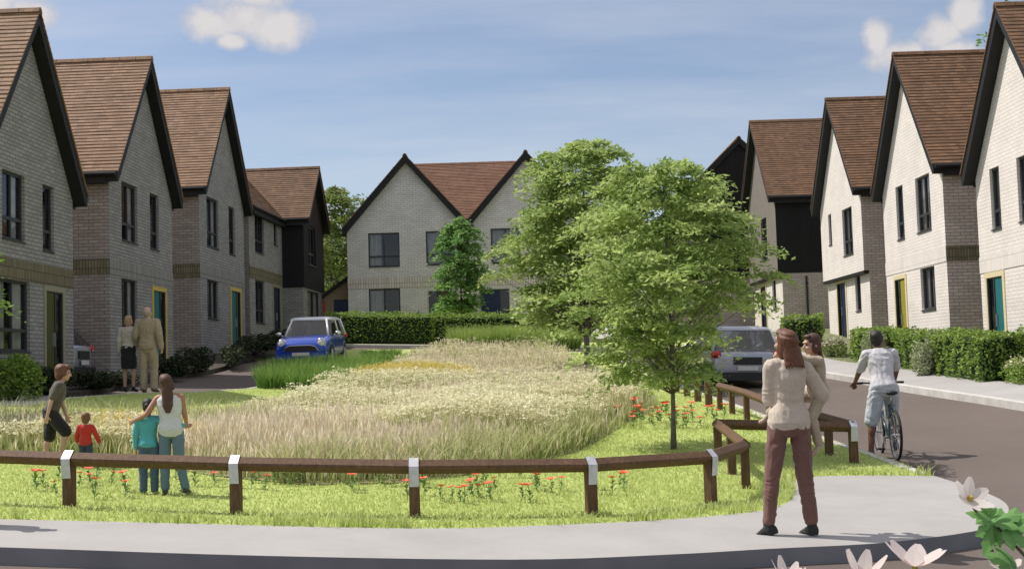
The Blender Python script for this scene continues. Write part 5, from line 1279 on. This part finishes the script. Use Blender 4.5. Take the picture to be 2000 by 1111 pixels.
    if st != 'bald':
        he((0, -.022, .048), (.086, .100, .090)); he((0, -.052, .0), (.078, .064, .085)); he((0, .048, .10), (.062, .042, .028))
        if st == 'short': he((0, -.06, -.04), (.062, .045, .05)); [he((s * .07, -.012, .03), (.017, .04, .045)) for s in (-1, 1)]
        if st == 'bob': he((0, -.05, -.05), (.082, .06, .075)); [he((s * .072, -.01, -.02), (.02, .05, .08)) for s in (-1, 1)]
        if st == 'bun':
            he((0, -.115, .02), (.04, .035, .04)); m.cap(hd(0, -.105, -.01), hd(0, -.09, -.13), .024 * k * hs, .012 * k * hs)
        if st == 'mop': he((0, -.05, -.035), (.082, .062, .075)); he((0, .06, .085), (.072, .045, .035)); [he((s * .075, .0, .01), (.02, .055, .06)) for s in (-1, 1)]
        if st in ('long', 'tail'):
            e0 = hd(0, -.07, .0); L = O.get('hairlen', .42); bd = (lean @ V3(O.get('hairx', 0.), -.13, -1)).normalized(); [he((s * .066, -.015, -.03), (.024, .05, .08)) for s in (-1, 1)]
            m.loft([[e0 + bd * (t * k) + (lean @ V3(math.cos(b) * w_ * k, math.sin(b) * d_ * k, 0)) for b in np.linspace(0, 2 * math.pi, 15)[:-1]] for t, w_, d_ in ((0, .075, .05), (.10, .085, .045), (.2, .085 if st == 'long' else .06, .04), (L * .75, .075 if st == 'long' else .055, .034), (L, .03, .018))])
    else:
        he((0, -.045, .015), (.082, .07, .075)); he((0, -.06, -.03), (.066, .045, .045)); [he((s * .068, -.02, .0), (.018, .045, .05)) for s in (-1, 1)]
    fuse(m, 'hair', hm, cv * .9, root, 2, .004 * k)
    return root, J, k, hd, up
D = (0, 0, -1)
stand = dict(thighL=(-.03, .02, -1), thighR=(.03, .02, -1), shinL=(0, -.04, -1), shinR=(0, -.04, -1), uarmL=(-.16, -.03, -1), uarmR=(.16, -.03, -1), farmL=(-.04, .16, -1), farmR=(.04, .16, -1))
# older couple, seen from behind
person('older woman in cream blouse and black skirt, her arm through the man\'s', (-8.22, 27.35), R(-4), 1.60, dict(top=('blouse', .98, 1.92, .016), topname='blouse', skirt=('black', .52), shoes='black', hair='bob'),
       dict(stand, uarmR=(.34, .02, -1), farmR=(.55, .55, .25), thighL=(-.05, .1, -1), female=True, head=(.12, 0, -.15)), hair='blond', vox=.011)
person('older man in beige suit walking beside the woman in the black skirt', (-7.76, 27.18), R(-6), 1.80, dict(top=('beige', .80, 1.95, .026), topname='jacket', legs=('beige', 1.96, .022), shoes='shoe_brown', hair='bald'),
       dict(stand, uarmL=(-.22, -.05, -1), farmL=(-.10, .6, -.6), uarmR=(.24, -.12, -1), farmR=(.06, .25, -1), thighR=(.03, .12, -1), shinR=(.02, -.12, -1), head=(.22, 0, -.2)), hair='grey', vox=.011, wide=1.06)
# boy running to the right
person('boy in grey T-shirt and black shorts running to the right', (-5.33, 14.75), R(-72), 1.15, dict(top=('taupe', .86, .72, .022), topname='t_shirt', legs=('black', .92, .032), legname='shorts', shoes='shoe_red', hair='mop'),
       dict(lean=(-.30, 0, 0), head=(.25, 0, 0), thighL=(-.05, -.10, -1), shinL=(0, -.28, -1), thighR=(.06, .62, -.8), shinR=(0, -.32, -1), toeR=(.1, 1, -.5), toeL=(0, 1, -.1), uarmR=(.12, -.5, -1), farmR=(.0, -.25, -1), uarmL=(-.05, .12, -1), farmL=(0, .3, -.95), legf=.98), hair='auburn', hs=1.22, vox=.009)
# toddler
person('toddler in red hooded jacket and jeans walking away, left of the two children in jeans', (-4.87, 14.55), R(8), .62, dict(top=('red', .84, 1.9, .034), topname='hooded_jacket', legs=('navy', 1.95, .028), shoes='shoe_brown', hair='mop'),
       dict(stand, uarmR=(.42, .05, -.9), farmR=(.42, .12, -.9), uarmL=(-.3, .2, -.9), farmL=(-.1, .6, -.7), thighL=(-.08, .18, -1), thighR=(.08, -.06, -1), legf=.86, hk=1.15), hair='ginger', hs=1.5, vox=.009, wide=1.05)
# two children with their arms round each other
person('small child in turquoise top and jeans, hugged by the taller child', (-3.62, 12.66), R(6), .90, dict(top=('teal', .90, 1.92, .02), legs=('jeans', 1.97, .022), shoes='shoe_grey', hair='bun'),
       dict(stand, uarmR=(.80, -.34, -.42), farmR=(.95, -.02, -.03), uarmL=(-.2, .05, -1), farmL=(-.02, .1, -1), palmR=(0, 1, 0), legf=.97, hk=1.1), 'tan', 'black', hs=1.25, vox=.0075)
person('taller child with long dark hair in white top and jeans, arm round the smaller one', (-3.39, 12.64), R(4), 1.15, dict(top=('white', .85, 0, .022), legs=('jeans_light', 1.93, .012), shoes='shoe_grey', hair='long', hairlen=.42, collar=False),
       dict(stand, lean=(0, -.05, 0), head=(.22, -.22, .25), uarmL=(-.50, -.34, -.80), farmL=(-.72, .50, -.30), palmL=(0, 1, -.3), curlL=.3, uarmR=(.12, .25, -1), farmR=(-.05, .7, -.4), thighR=(.06, -.02, -1), shinR=(.22, -.06, -1), thighL=(-.02, .03, -1), female=False), 'tan', 'brown', hs=1.12, vox=.0075)
# woman carrying a child
WX, WY = 2.27, 10.72
wo = person('woman in cream jumper and brown trousers carrying a child, seen from behind', (WX, WY), R(4), 1.70, dict(top=('cream', .89, 1.97, .018), topname='jumper', legs=('brown', 1.87, .006), shoes='leather', hair='long', hairlen=.17, hairx=.12),
       dict(lean=(.03, .01, .06), head=(.34, -.26, .35), thighL=(-.17, .02, -1), shinL=(-.13, -.06, -1), thighR=(.05, -.03, -1), shinR=(.09, -.07, -1), toeL=(-.62, .55, -.28), toeR=(-.28, 1, -.12),
            uarmL=(-.02, .30, -1), farmL=(.66, .95, .25), palmL=(0, .3, 1), uarmR=(.52, .10, -.80), farmR=(-.25, .95, .10), palmR=(-.6, .2, .8), female=True, curlL=.4, curlR=.45), 'pale', 'auburn', vox=.007, wide=.79)
# the child sits against her front and right side, legs round her waist, facing her
person('small child in pale clothes with long dark hair, carried by the woman', (WX + .29, WY + .13), R(97), 1.0, dict(top=('tan', .86, 1.9, .020), legs=('tan', 1.93, .016), shoes='tan', hair='long', hairlen=.46),
       dict(lean=(-.10, -.05, 0), head=(.02, -.05, .15), thighL=(-.22, .50, -.85), shinL=(.0, -.25, -1), thighR=(.25, .95, -.12), shinR=(.25, .80, -.55), toeL=(-.1, .6, -.6), toeR=(.2, .8, -.45),
            uarmL=(-.05, .75, .05), farmL=(.25, .75, .55), uarmR=(.1, .9, .1), farmR=(-.45, .85, .2), palmL=(.9, -.3, -.4), palmR=(-.6, -.3, -.5), legf=.9), 'pale', 'brown', hs=1.26, vox=.007, z=Gf(WX, WY) + .68, ground=False)
# cyclist standing over the bicycle with the left foot on the ground
person('cyclist in pale grey T-shirt and shorts with one foot on the road', (5.02, 17.50), R(-3), 1.76, dict(top=('grey', .90, .80, .019), topname='t_shirt', legs=('pale_blue', .96, .026), legname='shorts', shoes='shoe_grey', hair='short'),
       dict(lean=(-.30, -.02, -.03), head=(.22, 0, -.45), thighL=(-.20, .12, -1), shinL=(-.07, -.08, -1), thighR=(.12, .62, -.8), shinR=(.04, -.22, -1), uarmL=(-.26, .55, -.80), farmL=(-.06, .80, -.52), uarmR=(.26, .55, -.80), farmR=(.08, .80, -.52), curlL=1., curlR=1., palmL=(.2, -.3, -1), palmR=(-.2, -.3, -1), toeL=(-.45, 1, -.12), toeR=(.05, 1, -.1)), 'brown', 'black', vox=.008, wide=.97, off=-.13)
# child walking just outside the left edge: only a hand swings into view
person('child at the left edge of the photo, only a hand in view', (-4.53, 10.75), R(-80), .98, dict(top=('taupe', .88, 1.9, .022), legs=('navy', 1.95, .022), shoes='shoe_grey', hair='mop'),
       dict(stand, uarmL=(-.2, -.4, -.9), farmL=(0, -.2, -1), uarmR=(.1, .42, -.9), farmR=(.0, .5, -.9), thighL=(-.02, .04, -1), thighR=(.02, -.06, -1)), 'tan', 'brown', hs=1.25, vox=.01)
# ------------------------------------------------------------------ camera, sun and sky
cam = bpy.data.cameras.new('camera'); co = bpy.data.objects.new('camera', cam); col.objects.link(co)
cam.sensor_width = 36.; cam.lens = 2500 / 2000 * 36.; cam.clip_start = .05; cam.clip_end = 3000
ct, st = math.cos(.066), math.sin(.066); cr, sr = math.cos(.03), math.sin(.03)
R0 = Vector((1, 0, 0)); Fw = Vector((0, ct, st)); U0 = Vector((0, -st, ct))
Rv = R0 * cr - U0 * sr; Uv = R0 * sr + U0 * cr
co.matrix_world = Matrix.Translation((0, 0, 1.86)) @ Matrix((Rv, Uv, -Fw)).transposed().to_4x4()
scene.camera = co
EL, AZ = R(56), R(16)         # sun height; how far its shadows swing toward the camera
sd = Vector((-math.cos(EL) * math.cos(AZ), math.cos(EL) * math.sin(AZ), math.sin(EL)))
sl = bpy.data.lights.new('sun', 'SUN'); sl.energy = 4.6; sl.angle = R(.5); sl.color = (1., .945, .87)
so_ = bpy.data.objects.new('sun', sl); col.objects.link(so_); so_.rotation_euler = sd.to_track_quat('Z', 'Y').to_euler()
w = bpy.data.worlds.new('World'); scene.world = w; w.use_nodes = True
nt = w.node_tree; nt.nodes.clear()
class W_(NT):
    def __init__(s): s.t = nt
t = W_()
sky = t.n('ShaderNodeTexSky', _sky_type='NISHITA'); sky.sun_disc = False; sky.sun_elevation = EL
sky.sun_rotation = math.atan2(sd.x, sd.y); sky.air_density = 1.0; sky.dust_density = .6; sky.ozone_density = 1.2; sky.altitude = 50
d = t.n('ShaderNodeTexCoord').outputs['Generated']
sep = t.n('ShaderNodeSeparateXYZ', Vector=d)
# direction laid onto a flat cloud layer for the thin streaks
zz = t.math('ADD', sep.outputs[2], .12)
flat = t.n('ShaderNodeCombineXYZ', X=t.math('DIVIDE', sep.outputs[0], zz), Y=t.math('DIVIDE', sep.outputs[1], zz), Z=0.)
mp = t.n('ShaderNodeMapping', Vector=flat.outputs[0], Scale=(.55, 1.5, 1), Rotation=(0, 0, R(12))).outputs[0]
wisp = t.noise(mp, 1.1, 8, .62); 
wf = t.ramp(wisp, [(.38, (0, 0, 0)), (.8, (1, 1, 1))])
warp = t.n('ShaderNodeTexNoise', Vector=d, Scale=9., Detail=5., Roughness=.6).outputs[1]
fine = t.noise(d, 26, 7, .62)
def blob(az, el, ra, re, seed):
    """soft cumulus mask around a direction: az to the right of the street, el above the horizon (degrees)"""
    az, el = R(az), R(el)
    c = Vector((math.sin(az) * math.cos(el), math.cos(az) * math.cos(el), math.sin(el)))
    r = Vector((math.cos(az), -math.sin(az), 0)); u = r.cross(c) * 1
    def dot(v): return t.n('ShaderNodeVectorMath', _operation='DOT_PRODUCT', i0=d, i1=v).outputs['Value']
    a = t.math('DIVIDE', dot(r), math.tan(R(ra))); e = t.math('DIVIDE', dot(u), math.tan(R(re)))
    q = t.math('ADD', t.math('MULTIPLY', a, a), t.math('MULTIPLY', e, e))
    front = t.math('GREATER_THAN', dot(c), .5)
    return t.math('MULTIPLY', t.math('SUBTRACT', 1., t.math('SQRT', q)), front)
blobs = [(-13.0, 15.3, 1.7, .9), (-11.6, 15.6, 2.2, 1.3), (-10.3, 15.2, 1.9, 1.1), (-11.2, 16.6, 2.0, 1.2), (-12.2, 14.6, .9, .5),
         (19.0, 13.6, 1.2, 1.0), (17.3, 12.8, 1.5, .9), (20.0, 14.3, .9, 1.1), (18.4, 12.4, 2.0, .8), (16.5, 13.6, .7, 1.0), (19.6, 12.6, 1.3, .8),
         (-20.6, 15.3, 1.5, .9), (-22.2, 15.9, 1.6, 1.1), (13.4, 10.2, 1.0, .22)]
mx = None
for i, bl in enumerate(blobs):
    v = blob(*bl, i); mx = v if mx is None else t.math('MAXIMUM', mx, v)
nz = t.math('MULTIPLY', t.math('SUBTRACT', fine, .5), 1.0)
nz2 = t.math('MULTIPLY', t.math('SUBTRACT', t.noise(d, 60, 4, .6), .5), .7)
dens = t.math('ADD', mx, t.math('ADD', nz, nz2))
cm = t.ramp(dens, [(-.08, (0, 0, 0)), (.55, (1, 1, 1))])
shade = t.ramp(t.math('ADD', t.math('MULTIPLY', dens, .6), t.math('MULTIPLY', fine, .6)), [(.25, (4.3, 4.3, 4.7)), (.75, (6.0, 5.7, 5.65))])
hsv = t.mix(1., sky.outputs[0], (1.05, .96, .95, 1), 'MULTIPLY')
skyc = t.mix(t.math('MULTIPLY', wf, .48), hsv, (6.2, 6.3, 6.7, 1))
# unseen white cloud added overhead to raise ambient light on the shaded walls
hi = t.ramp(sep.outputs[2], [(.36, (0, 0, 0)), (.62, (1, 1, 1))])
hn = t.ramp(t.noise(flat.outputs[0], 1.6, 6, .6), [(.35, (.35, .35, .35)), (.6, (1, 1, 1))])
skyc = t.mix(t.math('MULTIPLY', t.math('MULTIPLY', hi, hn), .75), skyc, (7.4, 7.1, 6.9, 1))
skyc = t.mix(t.math('MULTIPLY', cm, .92), skyc, shade)
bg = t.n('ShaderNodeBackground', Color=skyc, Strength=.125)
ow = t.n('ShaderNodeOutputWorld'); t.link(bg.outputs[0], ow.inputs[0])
scene.view_settings.view_transform = 'Standard'; scene.view_settings.look = 'None'; scene.view_settings.exposure = 0.; scene.view_settings.gamma = 1.
scene.cycles.use_denoising = True
scene.cycles.max_bounces = 6; scene.cycles.transparent_max_bounces = 12
